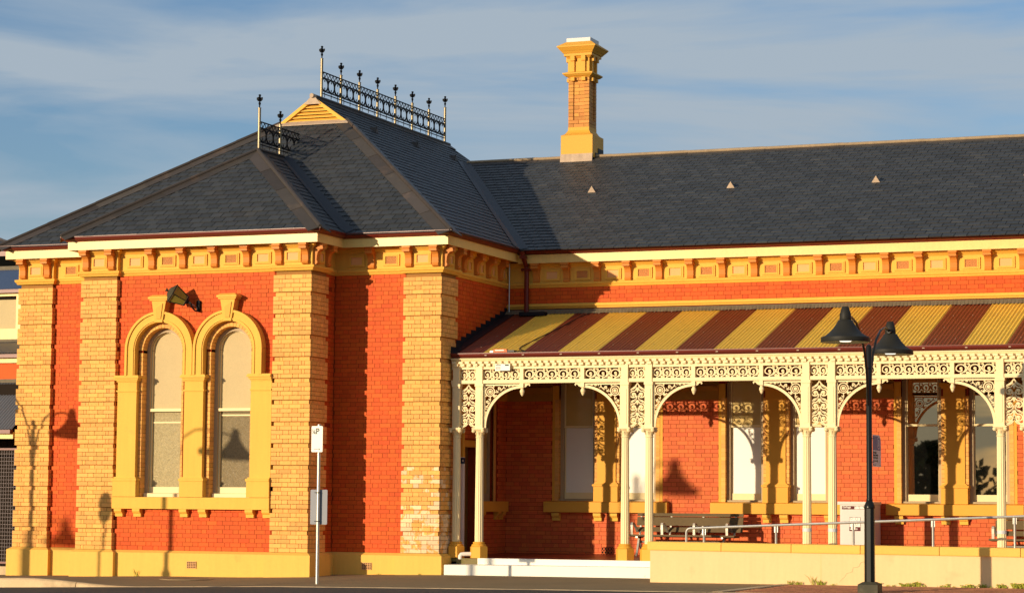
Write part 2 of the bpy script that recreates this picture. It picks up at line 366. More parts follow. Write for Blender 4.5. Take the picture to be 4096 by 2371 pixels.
# ================================================================== ground, road, footpath
def lerp_tab(t, x):
    if x <= t[0][0]: return t[0][1]
    for (a, va), (b, vb) in zip(t, t[1:]):
        if x <= b: return va+(vb-va)*(x-a)/(b-a)
    return t[-1][1]
ZB = [(-30,-.35),(-9,-.17),(-7.6,-.15),(-6.1,-.122),(-5.3,-.118),(-.9,-.02),(0,.005),(2.4,.045),(6.7,.055),(10,.066),(16,.080),(40,.10)]
ZR = [(-30,-.5),(-5,-.19),(1.5,-.055),(6.4,-.008),(10,.010),(16,.026),(40,.05)]
YF = [(-30,-4.9),(-5,-4.5),(1.5,-4.3),(6.4,-4.3),(16,-4.2),(40,-4.1)]
def kerb_h(x):
    t = max(0, min(1, (-1.3-x)/2.5)); return .165*t*t*(3-2*t)
def zroad(x): return lerp_tab(ZR, x)
def zfoot(x, y):
    y0 = lerp_tab(YF, x); z0 = zroad(x)+kerb_h(x); t = max(0, min(1, (y-y0)/(1.1-y0))); return z0+(lerp_tab(ZB, x)-z0)*t
XS = [-60,-40,-30,-20,-14,-11]+[-9+.5*i for i in range(52)]+[20,26,32,40,60]
b = MB(); rows = []
for x in XS:
    y0 = lerp_tab(YF, x)
    rows.append([(x, y0+(1.2-y0)*j/8, zfoot(x, y0+(1.2-y0)*j/8)) for j in range(9)]+[(x, 7, lerp_tab(ZB, x))])
vs = [p for r in rows for p in r]
b.add(vs, [(i*10+j, (i+1)*10+j, (i+1)*10+j+1, i*10+j+1) for i in range(len(XS)-1) for j in range(9)])
structure(b.build('footpath', m_path, smooth=True))
b = MB(); vs = []
for x in XS:
    y0 = lerp_tab(YF, x); vs += [(x, y0-.004, zroad(x)), (x, y0-3, zroad(x)-.01), (x, -14, zroad(x)*.5-.09), (x, -60, -.28)]
b.add(vs, [(i*4+j, i*4+j+1, i*4+5+j, i*4+4+j) for i in range(len(XS)-1) for j in range(3)])
structure(b.build('road', m_asph, smooth=True))
# kerb: separate stones along the edge, sunk to the road at the crossover
kroot = structure(MB().box(-60, 60, -5, -4.99, -.9, -.88).build('kerb', m_conc))
kx = -12.14
while kx < 22:
    k2 = kx+2.4; b = MB(); nn = 8; ring = []
    for i in range(nn+1):
        x = kx+.008+(k2-kx-.016)*i/nn; y0 = lerp_tab(YF, x); zt = zroad(x)+kerb_h(x)+.006; zr_ = zroad(x)-.02
        ring.append([(x, y0-.02, zr_), (x, y0-.008, zt-.03), (x, y0+.02, zt), (x, y0+.15, zt+.001), (x, y0+.15, zt-.15)])
    vs = [p for r in ring for p in r]
    b.add(vs, [(i*5+j, i*5+5+j, i*5+6+j, i*5+j+1) for i in range(nn) for j in range(4)]+[(0,1,2,3,4), tuple(nn*5+j for j in range(5))])
    b.build('kerb_stone', m_conc, kroot); kx = k2
# gutter pan under the kerb
b = MB(); vs = []
for x in XS: y0 = lerp_tab(YF, x); vs += [(x, y0-.012, zroad(x)+.002), (x, y0-.10, zroad(x)+.001)]
b.add(vs, [(2*i, 2*i+1, 2*i+3, 2*i+2) for i in range(len(XS)-1)]); structure(b.build('gutter_pan', m_conc))
b = MB(); b.quad((-2500,-2500,-.75), (2500,-2500,-.75), (2500,2500,-.75), (-2500,2500,-.75)); structure(b.build('ground', m_earth))
# brick paving to the right, with its concrete edging
PY = -.66
pv = MB(); pv.quad((9.80,PY,zfoot(9.8,PY)+.002), (9.55,-4.06,zfoot(9.55,-4.06)+.003), (16,-4.02,zfoot(16,-4.02)+.003), (30,-3.95,zfoot(30,-3.95)+.003), (30,PY,zfoot(30,PY)+.003), (16,PY,zfoot(16,PY)+.003))
paving = structure(pv.build('brick_paving', m_pavb))
pav = []; j = 0; y = -4.02
while y < PY-.12:
    x = 9.5+(j % 2)*.115
    while x < 18:
        edge = 9.58+.073*(y+4.06)+.16
        if x > edge and y > lerp_tab(YF, x)+.18: pav.append((x, y))
        x += .232
    y += .116; j += 1
pav.sort(key=lambda p: (0 if in_view((p[0]+.1, p[1], 0)) else 1, p[1]))
def paver_box(x, y): z = zfoot(x, y)+.003+random.uniform(.004, .008); return x+.002, x+.228, y+.002, y+.112, z-.02, z
for x, y in pav[:300]:
    x0, x1, y0, y1, z0, z1 = paver_box(x, y); o = bpy.data.objects.new('paver', unit_mesh(m_pav)); COL.objects.link(o); o.parent = paving; o.location = ((x0+x1)/2, (y0+y1)/2, (z0+z1)/2); o.scale = (x1-x0, y1-y0, z1-z0)
b = MB()
for x, y in pav[300:]: b.box(*paver_box(x, y))
b.build('paver_field', m_pav, paving, kind='stuff')
zq = lambda x, y: zfoot(x, y)+.012
b = MB(); b.hexa([(9.50,-4.08,-.1),(9.68,-4.08,-.1),(9.93,PY,-.1),(9.75,PY,-.1),(9.50,-4.08,zq(9.5,-4.08)),(9.68,-4.08,zq(9.7,-4.08)),(9.93,PY,zq(9.9,PY)),(9.75,PY,zq(9.8,PY))])
b.build('edging_strip', m_conc, paving)
# round access cover in the crossover
b = MB(); z = zfoot(-2.2,-1.6); b.lathe([(.52, 0), (.52, .012), (.44, .012)], (-2.0,-1.3,zfoot(-2.0,-1.3)), 28, cap=False); cov = thing('access_cover', 'round concrete access cover set in the footpath before the bay', 'access cover', (-2.0,-1.3,zfoot(-2.0,-1.3)))
b.build('frame_ring', m_conc2, cov)
MB().lathe([(.43, 0), (.43, .010)], (-2.0,-1.3,zfoot(-2.0,-1.3)), 28).build('lid', m_path, cov)

# ================================================================== the pavilion
PAV = thing('station_pavilion', 'brick pavilion on the left with hipped slate roof, buff quoins and twin arched windows', 'building', (-2.66, 1.2, 0))
BK = Bricks()
XA0, XA1, XB0, XB1 = -5.315, -.015, -7.60, 2.29
PATH = [(-7.60,16),(-7.60,1.18),(-6.74,1.18),(-6.74,1.29),(-5.315,1.29),(-5.315,0),(-4.455,0),(-4.455,.11),(-.865,.11),(-.865,0),(-.015,0),(-.015,.77),(-.125,.77),(-.125,1.29),(1.45,1.29),(1.45,1.18),(2.29,1.18),(2.29,2.01),(2.18,2.01),(2.18,5.0)]
FPATH = [(-7.81,16),(-7.81,.97),(-5.525,.97),(-5.525,-.21),(.195,-.21),(.195,.97),(2.50,.97),(2.50,4.79)]
# ---- red front wall of the bay, with arched openings
WIN = [-3.425, -1.85]; ZC = 4.505; RO = .455
b = MB(); yb = .118
def wq(x0, x1, z0, z1, y=yb): b.quad((x0,y,z0),(x1,y,z0),(x1,y,z1),(x0,y,z1))
wq(-5.2, WIN[0]-RO, .3, 6.1); wq(WIN[0]+RO, WIN[1]-RO, .3, 6.1); wq(WIN[1]+RO, -.14, .3, 6.1)
for cx in WIN:
    wq(cx-RO, cx+RO, .3, 1.53); ar = arc(cx, ZC, RO, 180, 0, 16)
    for p, q in zip(ar, ar[1:]): b.quad((p[0],yb,p[1]),(q[0],yb,q[1]),(q[0],yb,6.1),(p[0],yb,6.1))
b.box(-5.2, -.13, .5, 1.3, -.3, 6.6); b.box(-7.5, 1.95, 1.34, 17, -.3, 6.65)
wall = b.build('bay_wall', m_redj, PAV)
def skipA(x, z, p0, p1):
    if z < 1.29: return False
    if z < 4.0: return True
    for cx in WIN:
        if abs(x-cx) < .60 and z < ZC: return True
        if z >= ZC and math.hypot(x-cx, z-ZC) < .62: return True
    return False
courses(BK, m_red, wall, -4.45, -.87, .445, 6.045, .113, 'x', skipA, proud=.004)
# ---- set-back walls
back_l = MB().box(-7.5, -5.315, 1.297, 1.34, -.3, 6.6).build('set_back_wall', m_redj, PAV); back = MB().box(-.125, 2.17, 1.297, 1.34, -.3, 6.6).build('set_back_wall', m_redj, PAV)
back_s = MB().box(-.30, -.132, .11, 1.297, -.3, 6.6).build('bay_return_wall', m_redj, PAV); MB().box(-5.30, -5.15, .11, 1.297, -.3, 6.6).build('bay_return_wall', m_redj, PAV)
courses(BK, m_red, back_l, -6.735, -5.32, .44, 6.045, 1.293, 'x', off=1)
courses(BK, m_red, back, -.12, 1.445, .445, 6.045, 1.293, 'x', off=1)
courses(BK, m_red, back_s, .775, 1.285, .445, 6.045, -.128, 'y')
# ---- side wall towards the verandah, with a doorway and a window
DY0, DY1, DZ = 2.69, 3.32, 2.60
SY0, SY1 = 3.72, 4.28
b = MB()
def sq(y0, y1, z0, z1): b.box(2.0, 2.172, y0, y1, z0, z1)
sq(1.29, DY0, -.3, 6.6); sq(DY0, DY1, DZ, 6.6); sq(DY1, SY0, -.3, 6.6); sq(SY0, SY1, -.3, 1.5); sq(SY0, SY1, 4.2, 6.6); sq(SY1, 5.1, -.3, 6.6)
side = b.build('side_wall', m_redj, PAV)
courses(BK, m_red, side, 2.02, 5.0, 3.9, 6.045, 2.176, 'y')
courses(BK, m_pink, side, 2.02, 5.0, .40, 3.62, 2.176, 'y', lambda x, z, a, c: (DY0-.16 < x < DY1+.1 and z < DZ+.15) or (SY0-.2 < x < SY1+.2 and z > 1.27))
dr = MB().box(1.96, 2.0, DY0, DY1, .4, DZ).build('door', m_door, PAV)
MB().box(2.1, 2.2, DY0-.14, DY1+.14, DZ, DZ+.14).build('door_head', m_ochd, PAV)
MB().box(2.1, 2.195, DY0-.14, DY0, .4, DZ).build('door_jamb', m_ochd, PAV)
sw = MB().box(2.03, 2.06, SY0+.08, SY1-.08, 1.66, 4.1).build('side_window', m_blind, PAV)
MB().box(2.04, 2.10, SY0, SY0+.08, 1.5, 4.2).box(2.04, 2.10, SY1-.08, SY1, 1.5, 4.2).box(2.04, 2.10, SY0+.08, SY1-.08, 1.5, 1.66).build('sash_frame', m_frame, sw)
MB().box(2.15, 2.19, SY1, SY1+.11, 1.5, 4.2).box(2.15, 2.19, SY0-.11, SY0, 1.5, 4.2).build('window_jamb', m_buff, PAV)
MB().box(2.15, 2.31, 3.40, 4.83, 1.285, 1.50).build('side_sill', m_ochd, PAV)
for y in (3.55, 4.40, 4.68): MB().prism([(2.17,y,1.285),(2.29,y,1.285),(2.29,y,1.24),(2.25,y,1.19),(2.22,y,1.18),(2.22,y,1.12),(2.17,y,1.12)], (0,-.08,0), (0,.08,0)).build('sill_corbel', m_ochd, PAV)
MB().sweep([(2.176,2.02),(2.176,4.99)], [(0,3.62),(.03,3.63),(.03,3.80),(.07,3.82),(.09,3.88),(.09,3.92),(0,3.93)]).build('impost_band', m_ochd, PAV)
# ---- quoined piers of banded buff brick
def pier(x0, x1, y0, yback, side_depth, m, lead_side=None, name='quoin_pier'):
    """front at y0, red wall at yback; the right-hand return is side_depth deep"""
    b = MB(); b.box(x0+.04, x1-.04, y0+.046, yback+.05 if side_depth < .2 else y0+side_depth-.04, .3, 6.1); p = b.build(name, m_buffj, PAV)
    for k in range(14):
        zb = 5.617-.43*k; 
        for (za, zt, ins) in ((zb+.003, zb+.344-.003, 0), (zb-.083, zb-.013, .036)):
            if zt < .40: continue
            za = max(za, .38); zt = min(zt, 6.05)
            mm = m
            courses(BK, mm, p, x0+ins, x1-ins, za, zt, y0+ins, 'x', closer=True, depth=.055-ins, proud=.002)
            if side_depth > .2: courses(BK, mm, p, y0+.058, y0+side_depth-ins, za, zt, x1-ins, 'y', closer=True, depth=.05-ins, proud=.002)
            else:
                courses(BK, mm, p, y0+.058, yback, za, zt, x1-ins, 'y', depth=.05-ins, proud=.002)
            if x0 < -7: courses(BK, mm, p, y0+.058, y0+.8, za, zt, x0+.04, 'y', depth=.04-ins, proud=.002)
    return p
pier(XA0, -4.455, 0, .11, .1, m_buff); pier(-.865, XA1, 0, .11, .77, m_buff)
pier(XB0, -6.74, 1.18, 1.29, .1, m_buff)
pr = pier(1.45, XB1, 1.18, 1.29, .83, m_buff)
BK.l = [(bx, m_peel if (q is pr and bx[5] < 2.25 and random.random() < (1.0 if bx[5] < 1.25 else .35)) else m, q) for bx, m, q in BK.l]
BK.finish(300)
# ---- plinth, frieze, mouldings
MB().sweep(PATH[:-3]+[(2.29,1.75)], [(.085,-.4),(.085,.405),(.0,.455)]).build('plinth', m_plinth, PAV)
MB().sweep(PATH, [(0,6.035),(.02,6.04),(.035,6.065),(.035,6.078),(.052,6.085),(.065,6.105),(.065,6.122),(.07,6.13),(.066,6.142),(.0,6.155)]).build('frieze_moulding', m_och, PAV)
MB().sweep(PATH, [(.001,6.155),(.001,6.49),(.02,6.495),(.03,6.51),(.05,6.53),(.075,6.545),(.075,6.605)]).build('frieze', m_och, PAV)
b = MB(); b.box(-5.52,.19,-.205,1.2,6.60,6.62); b.box(-7.8,2.495,.98,17,6.603,6.623); b.build('soffit', m_ochd, PAV)
MB().sweep(FPATH, [(-.02,6.575),(.0,6.575),(0,6.752),(-.02,6.752)]).build('fascia', m_fasc, PAV)
GUT = [(.002,6.752),(.03,6.752),(.045,6.77),(.075,6.785),(.095,6.81),(.10,6.835),(.118,6.838),(.118,6.852),(.10,6.852),(.09,6.82),(.0,6.80)]
MB().sweep(FPATH, GUT).build('gutter', m_gut, PAV)
# brackets and panels of the frieze
def bracket_mesh():
    prof = [(0,6.605),(.20,6.605),(.20,6.535),(.185,6.53),(.20,6.505),(.195,6.475),(.17,6.455),(.14,6.455),(.11,6.43),(.085,6.40),(.07,6.34),(.062,6.235),(.075,6.225),(.082,6.20),(.07,6.175),(.045,6.160),(0,6.158)]
    return [(o, z-6.16) for o, z in prof]
BP = bracket_mesh()
def bracket_proto(parent):
    b = MB(); b.prism([(0, -o, z) for o, z in BP if True], (-.068,0,0), (.068,0,0)); b.box(-.088,.088,-.205,-.0,.37,.443); b.box(-.082,.082,-.203,0,.30,.345)
    return b.build('frieze_bracket', m_tan, parent, org=wpos(parent)+Vector((0,0,0)))
def place(proto, parent, x, y, z, rot=0, first=[]):
    c = copy_tree(proto, Vector((x, y, z))-wpos(parent), parent); c.rotation_euler[2] = rot; WPOS[c.name] = Vector((x, y, z)); return c
def frame_panel(parent, lattice, w=.36, h=.235, iw=.25, ih=.155):
    b = MB(); W_, H_ = w/2, h/2; a, c = iw/2, ih/2
    for (x0, x1, z0, z1) in ((-W_, W_, c, H_), (-W_, W_, -H_, -c), (-W_, -a, -c, c), (a, W_, -c, c)): b.box(x0, x1, -.028, 0, z0, z1)
    for (x0, x1, z0, z1) in ((-a-.022, a+.022, c, c+.022), (-a-.022, a+.022, -c-.022, -c), (-a-.022, -a, -c, c), (a, a+.022, -c, c)): b.box(x0, x1, -.036, -.028, z0, z1)
    p = b.build('vent_panel' if lattice else 'plain_panel', m_och, parent)
    if lattice:
        MB().box(-a, a, -.004, 0, -c, c).build('vent_back', m_lattb, p, org=wpos(p))
        b = MB(); s = .031
        for d in (1, -1):
            k = -a-c
            while k < a+c:
                pts = []
                for zz in (-c, c):
                    pts.append((k+d*zz, zz))
                (xa, za), (xb, zb) = pts
                def clip(xa, za, xb, zb):
                    for lim, sg in ((-a, 1), (a, -1)):
                        if sg*(xa-lim) < 0 and sg*(xb-lim) < 0: return None
                        if sg*(xa-lim) < 0: t = (lim-xa)/(xb-xa); xa, za = lim, za+(zb-za)*t
                        elif sg*(xb-lim) < 0: t = (lim-xa)/(xb-xa); xb, zb = lim, za+(zb-za)*t
                    return xa, za, xb, zb
                q = clip(xa, za, xb, zb)
                if q and abs(q[0]-q[2]) > .004: b.ribbon([(q[0], q[1]), (q[2], q[3])], .0085, lambda u, v, dd, d=d: (u, -.012-.003*d+dd, v), .0025)
                k += s
        b.build('lattice', m_latt, p, org=wpos(p))
    else: MB().box(-a, a, -.012, 0, -c, c).build('panel_field', m_panel, p, org=wpos(p))
    return p
def build_at_origin(fn):
    """run a builder with a parent at the world origin, so that its meshes are centred on themselves"""
    return fn
ORG = bpy.data.objects.new('workbench', None); COL.objects.link(ORG); WPOS['workbench'] = Vector((0,0,0))
P_BR = bracket_proto(ORG); P_PL = frame_panel(ORG, False); P_VL = frame_panel(ORG, True); P_PS = frame_panel(ORG, False, .26, .235, .16, .155)
for x in (-5.185, -4.585, -.735, -.145): place(P_BR, PAV, x, -.001, 6.16)
for x in (-3.70, -2.98, -2.25, -1.515): place(P_BR, PAV, x, .109, 6.16)
for x, v in ((-4.10,0),(-3.34,1),(-2.615,0),(-1.88,1),(-1.16,0)): place(P_VL if v else P_PL, PAV, x, .109, 6.325)
for x in (-4.885, -.44): place(P_PL, PAV, x, -.001, 6.325)
for x in (-7.47, -6.87): place(P_BR, PAV, x, 1.179, 6.16)
place(P_PL, PAV, -7.17, 1.179, 6.325); place(P_VL, PAV, -6.36, 1.289, 6.325)
for x in (1.575, 2.165): place(P_BR, PAV, x, 1.179, 6.16)
place(P_BR, PAV, .70, 1.289, 6.16); place(P_PL, PAV, .36, 1.289, 6.325); place(P_VL, PAV, 1.13, 1.289, 6.325); place(P_PL, PAV, 1.87, 1.179, 6.325)
for y in (.13, .65): place(P_BR, PAV, -.014, y, 6.16, rad(90))
place(P_PS, PAV, -.014, .39, 6.325, rad(90))
for y in (1.31, 1.90): place(P_BR, PAV, 2.291, y, 6.16, rad(90))
place(P_PS, PAV, 2.291, 1.605, 6.325, rad(90))
for y in (2.50, 3.17, 3.83, 4.50): place(P_BR, PAV, 2.181, y, 6.16, rad(90))
for y in (2.15, 2.83, 3.48, 4.14, 4.76): place(P_PS, PAV, 2.181, y, 6.325, rad(90))
# ---- twin arched windows
for wi, cx in enumerate(WIN):
    w = MB().ribbon(arc(cx, ZC, .67, 180, 0, 30), .22, lambda u, v, d: (u, .03+d, v), .08)
    for s in (-1, 1): w.box(cx+s*.67-.11, cx+s*.67+.11, -.05, .11, 3.985, ZC)
    # rolled outer and inner mouldings of the hood
    w.ribbon([(cx-.755, 3.985)]+arc(cx, ZC, .755, 180, 0, 30)+[(cx+.755, 3.985)], .05, lambda u, v, d: (u, -.058+d, v), .022)
    w.ribbon([(cx-.60, 3.985)]+arc(cx, ZC, .60, 180, 0, 30)+[(cx+.60, 3.985)], .03, lambda u, v, d: (u, -.056+d, v), .012)
    W_ = w.build('arched_window', m_och, PAV)
    # brick arch ring and jambs
    for i in range(21):
        a0, a1 = 180-180*i/21-.35, 180-180*(i+1)/21+.35
        q = [(cx+r*math.cos(rad(a)), ZC+r*math.sin(rad(a))) for a, r in ((a0, .57), (a1, .57), (a1, RO), (a0, RO))]
        MB().prism([(x, 0, z) for x, z in q], (0,.100+.002*(i % 3),0), (0,.34,0)).build('arch_brick', m_buff, W_)
    z = 1.535; k = 0
    while z < ZC-.05:
        zt = min(z+.080, ZC-.002)
        for s in (-1, 1):
            xa, xb = sorted((cx+s*RO, cx+s*(.53 if (s < 0) else .50)))
            MB().box(xa, xb, .100+.003*((k+s) % 2), .34, z, zt).build('jamb_brick', m_buff, W_)
        z += .086; k += 1
    # frame and sashes
    fr = lambda u, v, d: (u, .33+d, v)
    MB().ribbon([(cx-.415, 1.56)]+arc(cx, ZC, .415, 180, 0, 24)+[(cx+.415, 1.56)], .08, fr, .05).build('box_frame', m_frame, W_)
    sa = MB(); sa.ribbon(arc(cx, ZC+.01, .365, 180, 0, 24), .03, lambda u, v, d: (u, .355+d, v), .02); sa.box(cx-.375, cx-.35, .335, .375, 3.27, ZC); sa.box(cx+.35, cx+.375, .335, .375, 3.27, ZC); sa.box(cx-.40, cx+.40, .29, .37, 3.265, 3.325)
    us = sa.build('upper_sash', m_framec, W_)
    ar = arc(cx, ZC+.01, .352, 180, 0, 24)
    MB().quad(*[(x, .372, z) for x, z in [(cx+.352, 3.32), (cx-.352, 3.32)]+ar]).build('pane', m_blindA, us)
    sl = MB(); sl.box(cx-.375, cx+.375, .33, .39, 1.61, 1.735); sl.box(cx-.375, cx-.345, .34, .39, 1.735, 3.265); sl.box(cx+.345, cx+.375, .34, .39, 1.735, 3.265); sl.box(cx-.43, cx+.43, .20, .36, 1.528, 1.605)
    ls = sl.build('lower_sash', m_framec, W_)
    MB().quad((cx-.345,.382,1.735),(cx+.345,.382,1.735),(cx+.345,.382,3.265),(cx-.345,.382,3.265)).build('pane', m_frost if wi == 0 else m_frost2, ls)
    if wi == 0: MB().box(cx-.345, cx+.345, .372, .380, 3.03, 3.06).build('blind_rail', m_framec, ls)
    else: MB().box(cx-.345, cx+.345, .372, .380, 3.17, 3.20).build('blind_rail', m_framec, ls)
    # keystone
    k = MB(); k.prism([(cx-.085,0,5.06),(cx+.085,0,5.06),(cx+.165,0,5.50),(cx-.165,0,5.50)], (0,-.09,0), (0,.11,0))
    k.box(cx-.20, cx+.20, -.12, .11, 5.50, 5.535); k.box(cx-.225, cx+.225, -.145, .11, 5.535, 5.575); k.hexa([(cx-.225,-.145,5.576),(cx+.225,-.145,5.576),(cx+.225,.11,5.576),(cx-.225,.11,5.576),(cx-.16,-.08,5.615),(cx+.16,-.08,5.615),(cx+.16,.11,5.615),(cx-.16,.11,5.615)])
    K_ = k.build('keystone', m_och, W_)
    MB().prism([(cx-.045,0,5.13),(cx+.055,0,5.13),(cx+.095,0,5.44),(cx-.06,0,5.34)], (0,-.108,0), (0,-.09,0)).build('keystone_field', m_ochd, W_)
# ---- pilasters of the window pair
for x0, x1, tr in ((-4.39,-3.95,0), (-2.84,-2.41,0), (-1.325,-.868,1)):
    q = MB(); R_ = 0 if tr else 1
    q.box(x0, x1, -.005, .30, 1.53, 3.87)
    def ringbox(g, z0, z1): q.box(x0-g, x1+g*R_, -.005-g, .28, z0, z1)
    ringbox(.05, 1.532, 1.85); ringbox(.068, 1.852, 1.90); ringbox(.035, 1.902, 1.93); ringbox(.016, 3.655, 3.667); ringbox(.022, 3.667, 3.69)
    ringbox(.02, 3.86, 3.89); ringbox(.045, 3.89, 3.93); ringbox(.075, 3.93, 3.965); ringbox(.06, 3.965, 3.992)
    q.build('window_pilaster', m_och, PAV)
MB().box(-4.452, -.868, -.045, .30, 1.29, 1.525).build('window_sill', m_och, PAV)
def corbel_proto():
    q = MB(); q.prism([(0,.02,.16),(0,-.13,.16),(0,-.13,.105),(0,-.115,.10),(0,-.10,.075),(0,-.075,.065),(0,-.07,0),(0,.02,0)], (-.085,0,0), (.085,0,0)); return q.build('sill_corbel', m_och, ORG)
P_CB = corbel_proto()
for x in (-4.325,-3.90,-2.825,-2.39,-1.33,-.955): place(P_CB, PAV, x, .105, 1.13)
# air vents low in the plinth
def air_vent(x, y, z):
    q = MB(); w, h = .215, .14; q.box(x, x+w, y-.003, y+.0, z, z+h); v = q.build('air_vent', m_int, PAV); g = MB(); n, m_ = 6, 5
    for i in range(n): g.box(x+i*(w-.012)/(n-1), x+i*(w-.012)/(n-1)+.012, y-.014, y-.004, z, z+h)
    for j in range(m_): g.box(x, x+w, y-.0155, y-.0035, z+j*(h-.012)/(m_-1), z+j*(h-.012)/(m_-1)+.012)
    g.build('vent_grid', m_terra, v)
air_vent(-2.72, .022, .108); air_vent(.60, 1.203, .115)

# ================================================================== slate roofs
SL = .7; CA = 1/math.hypot(1, SL); EXPO = .20; SW = .255
def clip_poly(P, Q):
    """P clipped to the convex polygon Q (counter-clockwise)"""
    for (ax, ay), (bx, by) in zip(Q, Q[1:]+Q[:1]):
        R_ = []
        for (px, py), (qx, qy) in zip(P, P[1:]+P[:1]):
            sp = (bx-ax)*(py-ay)-(by-ay)*(px-ax); sq_ = (bx-ax)*(qy-ay)-(by-ay)*(qx-ax)
            if sp >= 0: R_.append((px, py))
            if (sp >= 0) != (sq_ >= 0): t = sp/(sp-sq_); R_.append((px+(qx-px)*t, py+(qy-py)*t))
        P = R_
        if len(P) < 3: return []
    return P
class Slates:
    def __init__(s): s.l = []
    def plane(s, P0, U, V, poly, parent, v_off=0.0, EXPO=EXPO):
        """poly in (u, v) measured along the eave and up the slope; counter-clockwise"""
        U = Vector(U).normalized(); V = Vector(V).normalized(); Nn = U.cross(V); P0 = Vector(P0)
        MB().quad(*[P0+U*u+V*v-Nn*.004 for u, v in poly]).build('slate_bed', m_slateu, parent)
        vm = max(v for u, v in poly); u0 = min(u for u, v in poly); u1 = max(u for u, v in poly); r = 0; v = v_off
        while v < vm:
            u = u0-SW+(r % 2)*SW/2+random.uniform(-.012, .012)
            while u < u1:
                g = .0065; q = clip_poly([(u+g, v), (u+SW-g, v), (u+SW-g, v+EXPO+.004), (u+g, v+EXPO+.004)], poly)
                if len(q) >= 3:
                    up = random.uniform(.0, .004); h = lambda vv: .004+up+.014*(1-(vv-v)/EXPO)
                    jl = random.uniform(-.004, .004)
                    top = [P0+U*a+V*(c+(jl if abs(c-v) < 1e-6 else 0))+Nn*h(c) for a, c in q]; bot = [P0+U*a+V*c-Nn*.004 for a, c in q]
                    s.l.append((top, bot, parent))
                u += SW
            v += EXPO; r += 1
    def finish(s, limit):
        def size(e):
            c = sum((Vector(p) for p in e[0]), Vector())/len(e[0])
            if not in_view(c, -10): return -1
            P = [to_px(p) for p in e[0]]
            return abs(sum(a[0]*c_[1]-a[1]*c_[0] for a, c_ in zip(P, P[1:]+P[:1])))
        l = sorted(s.l, key=size, reverse=True); rest = {}
        for i, (top, bot, par) in enumerate(l):
            b = MB() if i < limit else rest.setdefault(par.name, (par, MB()))[1]; n = len(top)
            b.add(top+bot, [tuple(range(n))]+[(n+j, n+(j+1) % n, (j+1) % n, j) for j in range(n)])
            if i < limit:
                c = sum((Vector(p) for p in top), Vector())/n; b.build('slate', m_slate, par, org=c)
        for par, b in rest.values(): b.build('slate_field', m_slate, par, kind='stuff')
def flash(parent, a, c, n1, n2, w=.26, seg=1.25, rise=.02, m=None, roll=.042, name='hip_flashing', rollname='hip_roll', rm=None):
    """lead dressed over a hip or ridge from a to c; n1, n2: directions down each slope away from the line"""
    a = Vector(a); c = Vector(c); d = (c-a); Ln = d.length; d.normalize(); k = max(1, round(Ln/seg)); n1 = Vector(n1); n2 = Vector(n2)
    for i in range(k):
        p, q = a+d*Ln*i/k-d*(.05 if i else 0), a+d*Ln*(i+1)/k
        for nn in (n1, n2):
            t = (nn-d*nn.dot(d)).normalized(); N_ = d.cross(t); N_ = N_ if N_.z > 0 else -N_
            o0, o1 = N_*(rise+.006), N_*rise
            b = MB(); w2 = w+random.uniform(-.012, .012)
            P_ = [p+o1, q+o0, q+o0+t*w2, p+o1+t*w2]; b.add(P_+[x-N_*.018 for x in P_], [(0,1,2,3),(7,6,5,4),(0,4,5,1),(1,5,6,2),(2,6,7,3),(3,7,4,0)]); b.build(name, m or m_lead, parent)
    up = Vector((0,0,rise+.012)); b = MB(); pts = []; rr = []
    for i in range(k):
        pts += [a+d*(Ln*i/k)+up, a+d*(Ln*(i+.96)/k)+up]; rr += [roll*.92, roll*1.06]
    pts.append(c+up); rr.append(roll*.9); b.tube(pts, rr, 8); b.build(rollname, rm or m or m_lead, parent, smooth=True)
RP = MB().box(-2.7,-2.62,6,13,6.7,6.8).build('pavilion_roof', m_slateu, PAV)
S = Slates(); ZE = 6.82
XR = -2.663; EX = 2.61; EY = .86; HW = EX-XR; ZR_B = ZE+SL*HW
vl = lambda h: h/CA   # slope length for a plan run h
YG = 5.31; YBK = 13.10; GR = YG-EY
# front hip of the main roof
S.plane((XR-HW, EY, ZE), (1,0,0), (0,1,SL), [(0,0),(2*HW,0),(2*HW-GR,vl(GR)),(GR,vl(GR))], RP)
# right slope, in two pieces (below and behind the gablet)
S.plane((EX, EY, ZE), (0,1,0), (-1,0,SL), [(0,0),(GR,0),(GR,vl(GR))], RP)
S.plane((EX, YG, ZE), (0,1,0), (-1,0,SL), [(0,0),(YBK-YG+4.4,0),(YBK-YG,vl(HW)-vl(.72)),(YBK-YG,vl(HW)),(0,vl(HW))], RP)
# left slope and back: plain slabs, away from the eye
b = MB(); xl = XR-HW
b.quad((xl,EY,ZE),(xl+GR,YG,ZE+SL*GR),(XR,YG,ZR_B),(XR,YBK,ZR_B),(XR-.72,YBK,ZR_B-.72*SL),(xl,YBK+4.4,ZE)); b.quad((xl,YBK+4.4,ZE),(EX,YBK+4.4,ZE),(XR+.72,YBK,ZR_B-.72*SL),(XR-.72,YBK,ZR_B-.72*SL)); b.quad((XR-.72,YBK,ZR_B-.72*SL),(XR+.72,YBK,ZR_B-.72*SL),(XR,YBK,ZR_B))
b.build('rear_slope', m_slate, RP)
# roof of the bay
AX = .32; AE = XA1+AX; AYE = -.32; AH = AE-XR; ZA = 6.84; ZR_A = ZA+SL*AH; AY1 = EY+(ZR_A-ZE)/SL+.3
S.plane((XR-AH, AYE, ZA), (1,0,0), (0,1,SL), [(0,0),(2*AH,0),(AH,vl(AH))], RP)
S.plane((AE, AYE, ZA), (0,1,0), (-1,0,SL), [(0,0),(1.6,0),(AY1-AYE,vl(AH)),(AH,vl(AH))], RP)
b = MB(); b.quad((XR-AH,AYE,ZA),(XR,AYE+AH,ZR_A),(XR,AY1,ZR_A),(XR-AH,1.5,ZA)); b.build('rear_slope', m_slate, RP)
